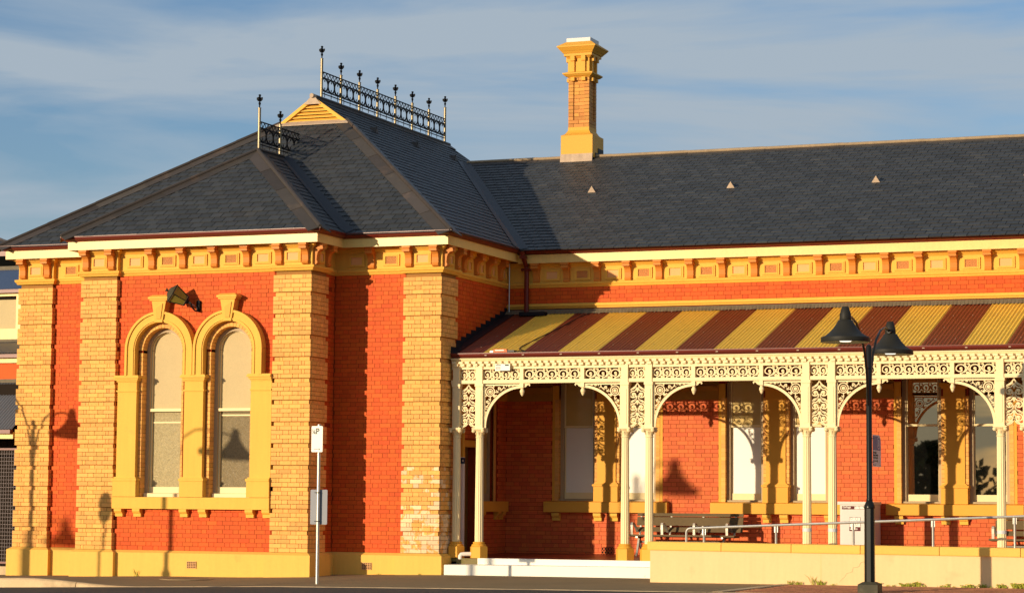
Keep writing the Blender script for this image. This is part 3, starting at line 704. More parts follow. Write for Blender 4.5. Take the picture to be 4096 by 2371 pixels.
# hips, ridges and valleys
dF = (0,-1,-SL); dR = (1,0,-SL); dL = (-1,0,-SL); dK = (0,1,-SL)
flash(RP, (XR+GR*0+HW-GR, YG, ZE+SL*GR), (EX, EY, ZE), dF, dR)
flash(RP, (XR-HW+GR, YG, ZE+SL*GR), (XR-HW, EY, ZE), dF, dL)
flash(RP, (XR, AYE+AH, ZR_A), (AE, AYE, ZA), dF, dR)
flash(RP, (XR, AYE+AH, ZR_A), (XR-AH, AYE, ZA), dF, dL)
flash(RP, (XR, YG+.02, ZR_B), (XR, YBK, ZR_B), dR, dL, w=.20, name='ridge_flashing', rollname='ridge_roll')
flash(RP, (XR, AYE+AH, ZR_A), (XR, AY1-.3, ZR_A), dR, dL, w=.18, name='ridge_flashing', rollname='ridge_roll')
flash(RP, (XR+.72, YBK, ZR_B-.72*SL), (EX, YBK+4.4, ZE), dK, dR)
def valley(parent, a, c, n1, n2, w=.12):
    a = Vector(a); c = Vector(c); d = (c-a).normalized()
    for nn in (n1, n2):
        nn = Vector(nn); t = (nn-d*nn.dot(d)).normalized(); b = MB(); up = Vector((0,0,.034)); b.quad(a+up, c+up, c+up+t*w, a+up+t*w); b.build('valley_lead', m_valley, parent)
# bay roof against the main front hip
vx = EX-.0
ya = EY+(ZR_A-ZE)/SL
xv0 = AE-(ZE+SL*(1.0-EY)-ZA)/SL
valley(RP, (XR, ya, ZR_A), (AE, EY+(ZA-ZE)/SL, ZA), (1,0,0), (0,-1,0), w=.15)
# gablet with louvres
gz = ZE+SL*GR; gh = HW-GR
g = MB(); g.prism([(XR-gh,0,gz),(XR+gh,0,gz),(XR,0,ZR_B)], (0,YG+.06,0), (0,YG+.10,0)); GB = g.build('gablet', m_int, RP)
g = MB()
for s in (-1, 1):
    a = Vector((XR+s*(gh+.10), 0, gz-.06)); c = Vector((XR, 0, ZR_B+.01)); t = (a-c).normalized(); n = Vector((-t.z, 0, t.x)); n = n if n.z < 0 else -n
    g.prism([a, c, c+n*.075+t*.02, a+n*.075-t*.06], (0,YG-.06,0), (0,YG+.05,0))
g.build('barge_board', m_och, GB)
for i in range(5):
    zz = gz+.03+.075*i; hw = gh-(zz-gz)/SL-.13
    if hw > .08: MB().hexa([(XR-hw,YG-.02,zz),(XR+hw,YG-.02,zz),(XR+hw,YG+.05,zz+.05),(XR-hw,YG+.05,zz+.05),(XR-hw,YG-.02,zz+.022),(XR+hw,YG-.02,zz+.022),(XR+hw,YG+.05,zz+.072),(XR-hw,YG+.05,zz+.072)]).build('louvre', m_och, GB)
MB().prism([(XR-.21,0,ZR_B-.17),(XR+.21,0,ZR_B-.17),(XR+.02,0,ZR_B+.03),(XR-.02,0,ZR_B+.03)], (0,YG-.08,0), (0,YG-.045,0)).lathe([(.05,-.1),(.05,.06)], (XR,YG-.03,ZR_B+.02), 10, 'y').build('gablet_cap', m_leadl, GB)
MB().hexa([(XR-gh-.1,YG-.16,gz-.075),(XR+gh+.1,YG-.16,gz-.075),(XR+gh+.05,YG+.0,gz+.03),(XR-gh-.05,YG,gz+.03),(XR-gh-.1,YG-.16,gz-.06),(XR+gh+.1,YG-.16,gz-.06),(XR+gh+.05,YG+.0,gz+.05),(XR-gh-.05,YG,gz+.05)]).build('apron_flashing', m_leadl, GB)
# small roof ventilators
def roof_vent(parent, P, face, m, side=None):
    """little wedge that stands on a slope; face: horizontal way it looks"""
    f = Vector(face); s = Vector((-f.y, f.x, 0)); P = Vector(P); h, w, dp = .15, .095, .20
    fl, fr_, ft = P+s*w, P-s*w, P+Vector((0,0,h)); bk = P-f*dp+Vector((0,0,h*.95))
    b = MB(); b.add([fl, fr_, ft, bk], [(0,2,3),(1,3,2),(0,3,1)]); v = b.build('roof_vent', m_lead, parent)
    b = MB(); b.add([fl+f*.004, fr_+f*.004, ft+f*.004], [(0,1,2)]); b.build('vent_face', m, v)
    for i in range(3):
        t = .15+.27*i; MB().quad(fl+f*.012+(ft-fl)*t, fr_+f*.012+(ft-fr_)*t, fr_+f*.006+(ft-fr_)*(t+.12), fl+f*.006+(ft-fl)*(t+.12)).build('vent_louvre', m, v)
for y in (6.49, 8.82, 11.12): roof_vent(RP, (-1.645, y, ZE+SL*(EX+1.645)+.01), (1,0,0), m_lead)
# ---- iron cresting on the two ridges
def finial_mesh(b, x, y, z, h=.29):
    b.lathe([(.014,0),(.014,.05),(.022,.07),(.03,.10),(.016,.125),(.014,.15),(.02,.165),(.012,.185)], (x,y,z), 8)
    fr = lambda u, v, d: (x+d, y+u, z+v); fr2 = lambda u, v, d: (x+u, y+d, z+v)
    for F in (fr, fr2):
        for s in (-1, 1):
            b.ribbon([(0,.15),(s*.03,.155),(s*.052,.185),(s*.055,.225)], [.02,.03,.034,.026], F, .012)
    b.lathe([(.012,.18),(.026,.22),(.02,.245),(.03,.268),(.026,.285),(.008,.292)], (x,y,z), 8)
def cresting(ys, tall, z0, x, yend=None):
    zb = z0+.125; zl = zb+.06; zt = zb+.49; zm = zt-.125
    for i, y in enumerate(ys):
        top = z0+(.91 if i in tall else .70)+.0
        p = MB().lathe([(.032,z0-.06),(.032,top-.012),(.04,top-.01),(.04,top)], (x,y,0), 10).build('cresting_post', m_zinc, CRE, smooth=True)
        q = MB(); finial_mesh(q, x, y, top); q.build('finial', m_iron, p)
    YS = list(ys)+([yend] if yend else [])
    F = lambda u, v, d: (x+d, u, v)
    for ya, yb_ in zip(YS, YS[1:]):
        L_ = yb_-ya; nb = max(2, round(L_/.335)); b = MB(); st = L_/nb if not yend or yb_ != yend else .335
        nb = round(L_/st)
        for zz, w in ((zt, .026), (zm, .024), (zl, .026), (zb-.0, .021)): b.ribbon([(ya, zz), (yb_, zz)], w, F, .008)
        zig = []; nz_ = nb*4
        for i in range(nz_+1): zig.append((ya+L_*i/nz_, zm+.008 if i % 2 == 0 else zt-.008))
        b.ribbon(zig, .020, F, .006)
        for i in range(nb):
            c = ya+(i+.5)*st; zc = (zl+zm)/2; H = (zm-zl)/2-.012
            b.ribbon([(c+st*.5*math.cos(t)*.98, zc+H*math.sin(t)) for t in [2*math.pi*k/20 for k in range(20)]], .025, F, .011, closed=True)
            for s in (-1, 1):
                b.ribbon([(c+s*st*.5, zc+H*.2), (c+s*st*.40, zc+H*.98)], .016, F, .008); b.ribbon([(c+s*st*.5, zc-H*.2), (c+s*st*.40, zc-H*.98)], .011, F, .006)
            b.blob(c, zc+H*.62, .026, F, .014, ru=.018); b.blob(c, zc-H*.62, .026, F, .014, ru=.018); b.ribbon([(c, zc+H*.62), (c, zm)], .01, F, .006); b.ribbon([(c, zc-H*.62), (c, zl-.13)], .012, F, .006)
            if i: b.blob(ya+i*st, zc, .024, F, .02)
        b.build('cresting_panel', m_iron, CRE)
CRE = MB().box(XR-.01,XR+.01,5.7,12.7,ZR_B-.05,ZR_B-.02).build('ridge_cresting', m_iron, PAV)
cresting([5.68,6.69,7.69,8.70,9.73,10.74,11.76,12.78], (0, 7), ZR_B+.03, XR)
cresting([2.70,3.68], (0,), ZR_A+.03, XR, 4.62)
# ================================================================== the long wing
WING = thing('station_wing', 'long brick wing behind the verandah with slate roof and paired sash windows', 'building', (8, 5, 0))
BK = Bricks(); X1 = 17.5
b = MB()
PAIRS = [4.46, 8.12, 11.78, 15.44]
def cq(x0, x1, z0, z1): b.box(x0, x1, 5.006, 5.25, z0, z1)
xs = 2.172
for pc in PAIRS:
    cq(xs, pc-1.08, -.3, 6.7); cq(pc-1.08, pc-.27, -.3, 1.5); cq(pc-1.08, pc-.27, 4.35, 6.7); cq(pc-.27, pc+.27, -.3, 6.7); cq(pc+.27, pc+1.08, -.3, 1.5); cq(pc+.27, pc+1.08, 4.35, 6.7); xs = pc+1.08
cq(xs, X1, -.3, 6.7); b.box(2.0, X1, 5.45, 18.2, -.3, 6.56)
wall = b.build('front_wall', m_redj, WING)
courses(BK, m_red, wall, 2.178, X1, 5.695, 6.045, 5.002, 'x', off=1)
courses(BK, m_pink, wall, 2.178, X1, .42, 1.285, 5.002, 'x', proud=.005)
xe = 2.178
for pc in PAIRS:
    courses(BK, m_pink, wall, xe, pc-1.225, 1.285, 3.62, 5.002, 'x', proud=.005); xe = pc+1.225
BK.finish(300)
# impost band and plain upper wall beneath the verandah roof, shade painted into ochre
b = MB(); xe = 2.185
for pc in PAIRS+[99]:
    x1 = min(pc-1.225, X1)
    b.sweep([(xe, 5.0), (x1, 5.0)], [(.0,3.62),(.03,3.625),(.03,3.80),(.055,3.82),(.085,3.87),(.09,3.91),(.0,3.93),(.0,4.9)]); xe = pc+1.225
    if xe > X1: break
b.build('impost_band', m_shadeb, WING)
MB().box(X1, 42, 5.0, 18.2, -.3, 6.7).build('far_wall', m_pink, WING)
WC = [('white', 'white'), ('white', 'white'), ('dark', 'dark'), ('dark', 'dark')]
for pc, wc in zip(PAIRS, WC):
    b = MB(); x0, x1 = pc-.205, pc+.205
    b.box(x0, x1, 4.955, 5.3, 1.51, 3.62)
    def rb(g, z0, z1): b.box(x0-g, x1+g, 4.955-g, 5.28, z0, z1)
    rb(.062, 1.512, 1.825); rb(.085, 1.83, 1.875); rb(.05, 1.878, 1.90); rb(.02, 1.90, 1.915); rb(.02, 3.62, 3.66); rb(.012, 3.66, 3.80); rb(.05, 3.80, 3.84); rb(.085, 3.84, 3.91)
    b.build('window_pilaster', m_ochd, WING)
    for s, kind in ((-1, wc[0]), (1, wc[1])):
        c = pc+s*.675; a0, a1 = c-.405, c+.405
        w = MB()
        for q in (a0, a1):
            d = -1 if q == a0 else 1
            if (d < 0) == (s < 0): w.box(*sorted((q, q+d*.145)), 4.992, 5.30, 1.51, 3.95)
        W_ = w.build('sash_window', m_ochd, WING)
        z = 1.515; k = 0
        while z < 3.6:
            for q, d in ((a0, -1), (a1, 1)):
                wd = .085 if (d < 0) == (s < 0) else .066
                xa, xb = sorted((q-d*.002, q+d*wd)); MB().box(xa, xb, 4.984-.003*((k+(d > 0)) % 2), 5.26, z, z+.08).build('jamb_brick', m_buff, W_)
            z += .086; k += 1
        f = MB(); f.box(a0, a0+.075, 5.10, 5.24, 1.51, 4.33); f.box(a1-.075, a1, 5.10, 5.24, 1.51, 4.33); f.box(a0-.02, a1+.02, 5.04, 5.2, 1.508, 1.56); f.build('box_frame', m_frame, W_)
        cols = m_framec
        us = MB().box(a0+.075, a1-.075, 5.125, 5.17, 3.06, 3.105).box(a0+.075, a0+.105, 5.13, 5.17, 3.105, 4.33).box(a1-.105, a1-.075, 5.13, 5.17, 3.105, 4.33).build('upper_sash', cols, W_)
        ls = MB().box(a0+.075, a1-.075, 5.16, 5.205, 1.565, 1.70).box(a0+.075, a0+.10, 5.165, 5.205, 1.70, 3.06).box(a1-.10, a1-.075, 5.165, 5.205, 1.70, 3.06).build('lower_sash', cols, W_)
        up, lo = (m_blind, m_board) if kind == 'white' else (m_dark, m_dark)
        MB().quad((a0+.1,5.155,3.10),(a1-.1,5.155,3.10),(a1-.1,5.155,4.33),(a0+.1,5.155,4.33)).build('pane', up, us)
        MB().quad((a0+.1,5.185,1.70),(a1-.1,5.185,1.70),(a1-.1,5.185,3.06),(a0+.1,5.185,3.06)).build('pane', lo, ls)
    MB().box(pc-1.365, pc+1.365, 4.85, 5.02, 1.285, 1.50).quad((pc-1.365,4.852,1.5),(pc+1.365,4.852,1.5),(pc+1.365,5.0,1.525),(pc-1.365,5.0,1.525)).build('window_sill', m_ochd, WING)
    for dx in (-1.11, -.18, .18, 1.11): place(P_CB, WING, pc+dx, 5.0, 1.108)
# string course, frieze, fascia, gutter
MB().sweep([(2.19,5.0),(X1,5.0)], [(0,5.59),(.035,5.59),(.035,5.615),(.06,5.62),(.075,5.64),(.075,5.665),(.05,5.672),(.045,5.69),(0,5.70)]).build('string_course', m_och, WING)
MB().sweep([(2.19,5.0),(X1,5.0)], [(0,6.035),(.02,6.04),(.035,6.065),(.035,6.078),(.052,6.085),(.065,6.105),(.065,6.122),(.07,6.13),(.066,6.142),(.0,6.155)]).build('frieze_moulding', m_och, WING)
MB().sweep([(2.19,5.0),(X1,5.0)], [(.001,6.155),(.001,6.47),(.02,6.475),(.03,6.49),(.05,6.51),(.075,6.525),(.075,6.575)]).build('frieze', m_och, WING)
MB().box(2.52, X1, 4.80, 18.3, 6.570, 6.59).build('soffit', m_ochd, WING)
MB().sweep([(2.502,4.79),(X1,4.79)], [(-.02,6.55),(.0,6.55),(0,6.73),(-.02,6.73)]).build('fascia', m_fasc, WING)
MB().sweep([(2.502,4.79),(X1,4.79)], [(o, z-.012) for o, z in GUT]).build('gutter', m_gut, WING)
for i in range(21):
    place(P_BR, WING, 2.86+.687*i, 4.999, 6.135)
    place(P_VL if i % 2 else P_PL, WING, 2.86+.687*(i+.5), 4.999, 6.30)
v = MB().box(4.34,4.60,4.990,5.0,.42,.57).build('air_vent', m_int, WING)
b = MB()
for i in range(4):
    for j in range(2):
        cx, cz = 4.375+.065*i, .455+.075*j; b.ribbon([(cx+.028*math.cos(t*.785), cz+.032*math.sin(t*.785)) for t in range(8)], .012, lambda u, v_, d: (u, 4.982+d, v_), .004, closed=True)
b.build('vent_grid', m_pink, v)
# downpipes in the corner
dp = MB().tube([(2.665,4.62,6.80),(2.665,4.66,6.68),(2.665,4.86,6.50),(2.665,4.88,6.35),(2.665,4.88,5.52)], .052, 10).box(2.60,2.73,4.60,4.75,6.64,6.70).build('downpipe', m_gut, WING, smooth=False)
MB().tube([(2.56,4.84,6.42),(2.77,4.84,6.42)], .03, 8).build('pipe_clip', m_gut, dp)
MB().tube([(2.26,4.90,6.58),(2.26,4.90,5.50)], .013, 6).build('conduit', m_galv, WING)
MB().box(2.60,3.17,4.60,4.80,5.42,5.50).build('spreader', m_fdark, WING)
# roof
RW = MB().box(5,16,7,8,6.7,6.75).build('wing_roof', m_slateu, WING)
VENTS = ((2.806, 8.567), (6.133, 8.446), (9.425, 8.412), (12.70, 8.458))
S2 = Slates(); CY = 4.56; PC = .43; CRUN = 11.50-CY; CZ = 6.80; kc = math.hypot(1, PC)
ZRC = CZ+PC*CRUN; xt = EX-(ZRC-ZE)/SL; xb_ = EX-(CZ-ZE)/SL
S2.plane((xt, CY, CZ), (1,0,0), (0,1,PC), [(xb_-xt,0),(X1-xt,0),(X1-xt,CRUN*kc),(0,CRUN*kc)], RW, EXPO=.235)
S2.finish(300)
YR = CY+CRUN
b = MB(); b.quad((xt-.5,YR,ZRC),(X1,YR,ZRC),(X1,YR+CRUN,CZ),(2.6,YR+CRUN,CZ)); b.build('rear_slope', m_slate, RW)
flash(RW, (xt+.12, YR, ZRC), (X1, YR, ZRC), (0,-1,-PC), (0,1,-PC), w=.20, seg=1.9, name='ridge_flashing', rollname='ridge_roll', roll=.045, rm=m_ridge)
valley(RW, (xt, YR, ZRC), (xb_, CY, CZ), (1,0,0), (0,-1,0), w=.17)
for x, y in VENTS: roof_vent(RW, (x, y, CZ+PC*(y-CY)+.015), (0,-1,0), m_leadl)
S.finish(300)
# ---- chimney
CH_ = thing('chimney', 'tall ochre and brick chimney with moulded cap on the ridge of the slate roof', 'chimney', (2.67, 8.30, 9.0))
cx, cy = 2.67, 8.30
def sq_ring(b, hx, hy, z0, z1): b.box(cx-hx, cx+hx, cy-hy, cy+hy, z0, z1)
b = MB(); sq_ring(b, .38, .375, 8.9, 9.775)
def frus(b, h0, h1, z0, z1, d=.0): b.hexa([(cx-h0,cy-h0,z0),(cx+h0,cy-h0,z0),(cx+h0,cy+h0,z0),(cx-h0,cy+h0,z0),(cx-h1,cy-h1,z1),(cx+h1,cy-h1,z1),(cx+h1,cy+h1,z1),(cx-h1,cy+h1,z1)])
frus(b, .379, .31, 9.775, 9.815); frus(b, .31, .29, 9.817, 9.84); frus(b, .29, .255, 9.842, 9.90); sq_ring(b, .253, .253, 9.90, 9.975)
b.build('base_block', m_ochd, CH_)
core = MB(); sq_ring(core, .205, .205, 9.975, 11.2); cc = core.build('shaft', m_buffj, CH_)
BC = Bricks(); z = 9.977; k = 0
while z < 11.13:
    zt = z+.074
    panel = 1 < k < 13
    for face in range(4):
        segs = [(-.25, -.13), (-.122, .122), (.13, .25)] if panel else ([(-.25, -.005), (.005, .25)] if k % 2 else [(-.25, -.13), (-.122, .122), (.13, .25)])
        if panel and k % 2: segs = [(-.25, -.13), (-.122, -.004), (.004, .122), (.13, .25)]
        for a0, a1 in segs:
            d = .222 if (panel and a0 > -.125 and a1 < .125) else .25
            e = random.uniform(-.002, .002); d += e
            lo, hi = a0, a1
            if face in (1, 3): lo, hi = max(a0, -.19), min(a1, .19)
            if face == 0: bx = (cx+lo, cx+hi, cy-d, cy-.19, z, zt)
            elif face == 2: bx = (cx+lo, cx+hi, cy+.19, cy+d, z, zt)
            elif face == 1: bx = (cx+.19, cx+d, cy+lo, cy+hi, z, zt)
            else: bx = (cx-d, cx-.19, cy+lo, cy+hi, z, zt)
            BC.add(bx, m_chb, cc)
    z += .0826; k += 1
BC.finish(300)
b = MB(); sq_ring(b, .252, .252, 11.13, 11.62)
frus(b, .265, .29, 11.115, 11.14); frus(b, .31, .355, 11.142, 11.185); sq_ring(b, .36, .36, 11.187, 11.215); frus(b, .34, .27, 11.217, 11.245)
for q in (-.13, .13):
    for ux, uy in ((1,0),(-1,0),(0,1),(0,-1)):
        X_, Y_ = cx+ux*.262-uy*q, cy+uy*.262+ux*q; b.box(X_-.045-.012*abs(ux), X_+.045+.012*abs(ux), Y_-.045-.012*abs(uy), Y_+.045+.012*abs(uy), 11.03, 11.114)
        X_, Y_ = cx+ux*.285-uy*q, cy+uy*.285+ux*q; b.box(X_-.05, X_+.05, Y_-.05, Y_+.05, 11.49, 11.60)
        X_, Y_ = cx+ux*.262-uy*q, cy+uy*.262+ux*q; b.box(X_-.035, X_+.035, Y_-.035, Y_+.035, 11.24, 11.49)
b.build('neck', m_ochd, CH_)
b = MB(); frus(b, .27, .31, 11.56, 11.60); sq_ring(b, .335, .335, 11.602, 11.66); frus(b, .35, .385, 11.662, 11.71); frus(b, .39, .455, 11.712, 11.79); sq_ring(b, .462, .462, 11.792, 11.822); frus(b, .455, .30, 11.824, 11.93)
b.build('moulded_cap', m_ochd, CH_)
MB().box(cx-.29, cx+.285, cy-.29, cy+.29, 11.932, 12.018).build('metal_cover', m_back, CH_)
b = MB(); b.hexa([(cx-.385,7.88,9.10),(cx+.385,7.88,9.10),(cx+.385,7.93,9.10),(cx-.385,7.93,9.10),(cx-.385,7.905,9.345),(cx+.385,7.905,9.345),(cx+.385,7.93,9.345),(cx-.385,7.93,9.345)]); b.build('apron_flashing', m_leadl, CH_)
b = MB()
for i in range(4): b.box(cx+.382, cx+.392, 7.93+.18*i, 7.93+.18*(i+1)-.004, 9.0, 9.26+.12*min(i, 2))
b.build('step_flashing', m_fdark, CH_)
CH_.location = (1.451, 11.66, 9.499); CH_.scale = (1.0658,)*3

# ================================================================== verandah
VER = thing('verandah', 'cast iron verandah with striped corrugated roof and cream lace along the wing', 'verandah', (8, 3, .3))
CYV = 1.73
COLX = [2.417, 2.913, 5.981, 6.473, 9.612, 10.106, 13.274, 13.768]
# roof sheets, alternately maroon and ochre
def vz(y): return 4.425+(y-1.66)*(5.515-4.425)/(5.0-1.66)
edges = [2.18, 2.98]+[2.98+.8006*i for i in range(1, 19)]
for i, (xa, xb) in enumerate(zip(edges, edges[1:])):
    b = MB(); n = max(4, round((xb-xa)/.0763)*6); vs = []
    for j in range(n+1):
        x = xa+(xb-xa)*j/n; h = .0125*math.cos(2*math.pi*(x-2.98)/.0763)
        for y in (1.655, 3.3, 4.99): vs.append((x, y-.004*h, vz(y)+h+(.0015 if i % 2 else 0)))
    b.add(vs, [(3*j+k, 3*j+3+k, 3*j+4+k, 3*j+k+1) for j in range(n) for k in (0, 1)])
    sh = b.build('roof_sheet', m_maroon if i % 2 == 0 else m_yel, VER, smooth=True)
    q = MB()
    for yy in (2.15, 3.0, 3.9, 4.75):
        for xx in (xa+.20, xa+.58):
            xx = 2.98+round((xx-2.98)/.0763)*.0763; q.lathe([(.009,0),(.009,.006),(.003,.009)], (xx, yy, vz(yy)+.010), 6)
    q.build('roof_screw', m_leadl, sh)
b = MB(); nn = 600
vs = []
for j in range(nn+1):
    x = 2.2+(X1-2.2)*j/nn; vs += [(x, 4.985, 5.575), (x, 4.94, 5.565), (x, 4.80+.012*math.sin(x*82)+.01*math.sin(x*7), vz(4.80)+.013+.004*math.sin(x*23))]
b.add(vs, [(3*j+k, 3*j+3+k, 3*j+4+k, 3*j+k+1) for j in range(nn) for k in (0, 1)]); b.build('wall_flashing', m_flash, VER)
# stepped flashing up the pavilion wall
z0 = vz(1.66)
y = 1.66
while y < 4.9:
    zz = vz(y); st = 5.617-math.floor((5.617-zz-.11)/.086)*.086
    MB().box(2.293 if y < 2.01 else 2.183, 2.300 if y < 2.0 else 2.19, y, min(y+.262, 4.98), vz(y)-.02, st).build('step_flashing', m_fdark, VER)
    y += .2635
b = MB(); b.quad((2.19,1.66,vz(1.66)+.02),(2.42,1.66,vz(1.66)+.018),(2.42,4.9,vz(4.9)+.018),(2.19,4.9,vz(4.9)+.02)); b.build('apron_flashing', m_fdark, VER)
MB().box(2.31, 42, 1.82, 5.0, 4.385, 4.395).build('ceiling', m_door, VER)
MB().sweep([(2.31,1.695),(X1,1.695)], [(.002,4.352),(.03,4.352),(.05,4.365),(.075,4.38),(.09,4.40),(.095,4.425),(.11,4.427),(.11,4.44),(.095,4.44),(.085,4.41),(.0,4.40)]).build('gutter', m_gut, VER)
b = MB(); x = 3.05
while x < X1: b.box(x, x+.045, 1.596, 1.600, 4.385, 4.402); x += .80
b.build('gutter_clip', m_leadl, VER)
# entablature: cornice, dentils, beam
MB().sweep([(2.31,1.68),(X1,1.68)], [(.0,4.275),(.01,4.28),(.02,4.29),(.025,4.31),(.055,4.315),(.06,4.34),(0,4.345)]).build('cornice', m_cream, VER)
MB().box(2.31, X1, 1.682, 1.81, 4.118, 4.345).build('beam', m_cream, VER)
dprot = MB().box(-.060, .030, -.075, 0, .042, .086).box(-.022, .060, -.060, 0, -.012, .041).build('dentil', m_cream, ORG)
x = 2.40; xi = 0
while x < X1: place(dprot, VER, x, 1.681, 4.188); x += .1405
MB().box(2.30, X1, 1.68, 1.78, 3.833, 3.906).box(2.30, X1, 1.673, 1.78, 3.850, 3.888).build('lace_rail', m_cream, VER)
# columns
def column_proto():
    o = MB(); fl = [1.0, 1.0, .90, .90]; o.lathe([(.086,.69),(.084,1.4),(.075,2.70),(.075,2.765)], (0,0,0), 48, flute=fl, cap=False); c = o.build('column', m_cream, ORG, smooth=False)
    MB().lathe([(.185,.372),(.185,.59),(.150,.612)], (0,0,0), 6, rot=rad(0)).build('pedestal', m_ochd, c, org=(0,0,0))
    MB().lathe([(.14,.605),(.148,.622),(.14,.64),(.118,.648),(.115,.66),(.125,.672),(.115,.688),(.095,.694)], (0,0,0), 20).build('base_ring', m_ochd, c, org=(0,0,0), smooth=True)
    k = MB(); k.lathe([(.082,2.755),(.088,2.765),(.082,2.775),(.074,2.785),(.078,2.83),(.10,2.88),(.125,2.905),(.10,2.91)], (0,0,0), 16); k.box(-.128,.128,-.128,.128,2.925,2.948); k.box(-.112,.112,-.112,.112,2.912,2.926)
    for sx in (-1, 1):
        for sy in (-1, 1):
            k.lathe([(.034,-.02),(.04,0),(.034,.02)], (sx*.098, sy*.098, 2.89), 8, 'y'); k.lathe([(.034,-.02),(.04,0),(.034,.02)], (sx*.098, sy*.098, 2.89), 8, 'x')
    for i in range(8):
        a = i*math.pi/4; k.hexa([(math.cos(a+q)*r, math.sin(a+q)*r, z) for r, z in ((.076,2.79),) for q in (-.2,-.07,.07,.2)]+[(math.cos(a+q)*r, math.sin(a+q)*r, 2.87) for r in (.11,) for q in (-.12,-.05,.05,.12)])
    k.build('capital', m_cream, c, org=(0,0,0))
    p = MB(); p.box(-.078,.078,-.07,.07,2.949,3.775); p.box(-.09,.09,-.085,.085,3.775,3.832); p.box(-.07,.07,-.075,.07,3.833,4.19); p.box(-.045,.045,-.078,-.07,3.02,3.70); p.build('upper_post', m_cream, c, org=(0,0,0))
    return c
P_COL = column_proto()
P_TAPE = MB().lathe([(.0885,.97),(.088,1.035)], (0,0,0), 24, cap=False).build('tape_band', m_back, ORG)
for i, x in enumerate(COLX):
    c = place(P_COL, VER, x, CYV, 0)
    if i >= 4: t = copy_tree(P_TAPE, (0, 0, 0), c)
# lace frieze
FR = lambda ox, oz: (lambda u, v, d: (ox+u, CYV+d, oz+v))
def scroll_unit(b, ox, p, zc=4.012):
    F = FR(ox, zc); s = p/.222
    b.ribbon([(u*s, v) for u, v in [(.0,-.108)]+arc(0,-.004,.078,-95,180,14)+arc(-.008,-.004,.07,190,330,9,r1=.034)], [.034]+[.021]*15+[.020]*6+[.024]*4, F, .011)
    b.blob(.004*s, .0, .030, F, .022); b.blob(.07*s, .083, .020, F, .014, ru=.024*s)
    b.ribbon([(.055*s,-.075),(.095*s,-.03),(.12*s,.03),(.15*s,.070)], .020, F, .010); b.ribbon([(.065*s,.06),(.10*s,.02),(.13*s,-.03),(.168*s,-.078)], .019, F, .010)
    b.blob(.112*s, -.080, .026, F, .014, ru=.030*s); b.blob(.15*s, -.090, .016, F, .010, ru=.026*s); b.blob(.112*s, .0, .024, F, .016); b.blob(.125*s, .082, .018, F, .012, ru=.022*s)
def lace_strip(x0, x1):
    b = MB(); n = max(1, round((x1-x0)/.222)); p = (x1-x0)/n
    for i in range(n): scroll_unit(b, x0+p*(i+.5)-.012, p*.985)
    b.build('lace_frieze', m_cream, VER)
pend = []
bays = [(COLX[1], COLX[2]), (COLX[3], COLX[4]), (COLX[5], COLX[6])]
for xa, xb in bays:
    pl, pr = xa+.900, xb-.886; pend += [pl, pr]
    for q in (pl, pr): MB().box(q-.04, q+.04, 1.68, 1.78, 3.907, 4.117).build('frieze_block', m_cream, VER)
    lace_strip(xa+.07, pl-.04); lace_strip(pl+.04, pr-.04); lace_strip(pr+.04, xb-.07)
for i in (0, 2, 4, 6): lace_strip(COLX[i]+.07, COLX[i+1]-.07)
# pendants with their little scroll ears
def pendant_proto():
    b = MB(); b.box(-.038,.038,-.045,.045,-.09,0); b.lathe([(.022,-.092),(.03,-.10),(.03,-.115),(.042,-.135),(.05,-.165),(.046,-.185),(.036,-.195),(.034,-.215),(.018,-.245),(.004,-.258)], (0,0,0), 12); return b.build('pendant', m_cream, ORG, smooth=True)
P_PEN = pendant_proto()
for i, x in enumerate(pend):
    c = place(P_PEN, VER, x, CYV, 3.833); s = 1 if i % 2 == 0 else -1
    b = MB(); F = lambda u, v, d: (s*u, d, v)
    b.ribbon([(.038,-.012),(.16,-.012)], .024, F, .012); b.ribbon([(.045,-.075),(.07,-.062),(.095,-.035),(.13,-.02),(.165,-.035),(.15,-.055)], .024, F, .010); b.blob(.075,-.045,.028, F, .012)
    b.build('pendant_ear', m_cream, c, org=(0,0,0)).location = (0,0,0)
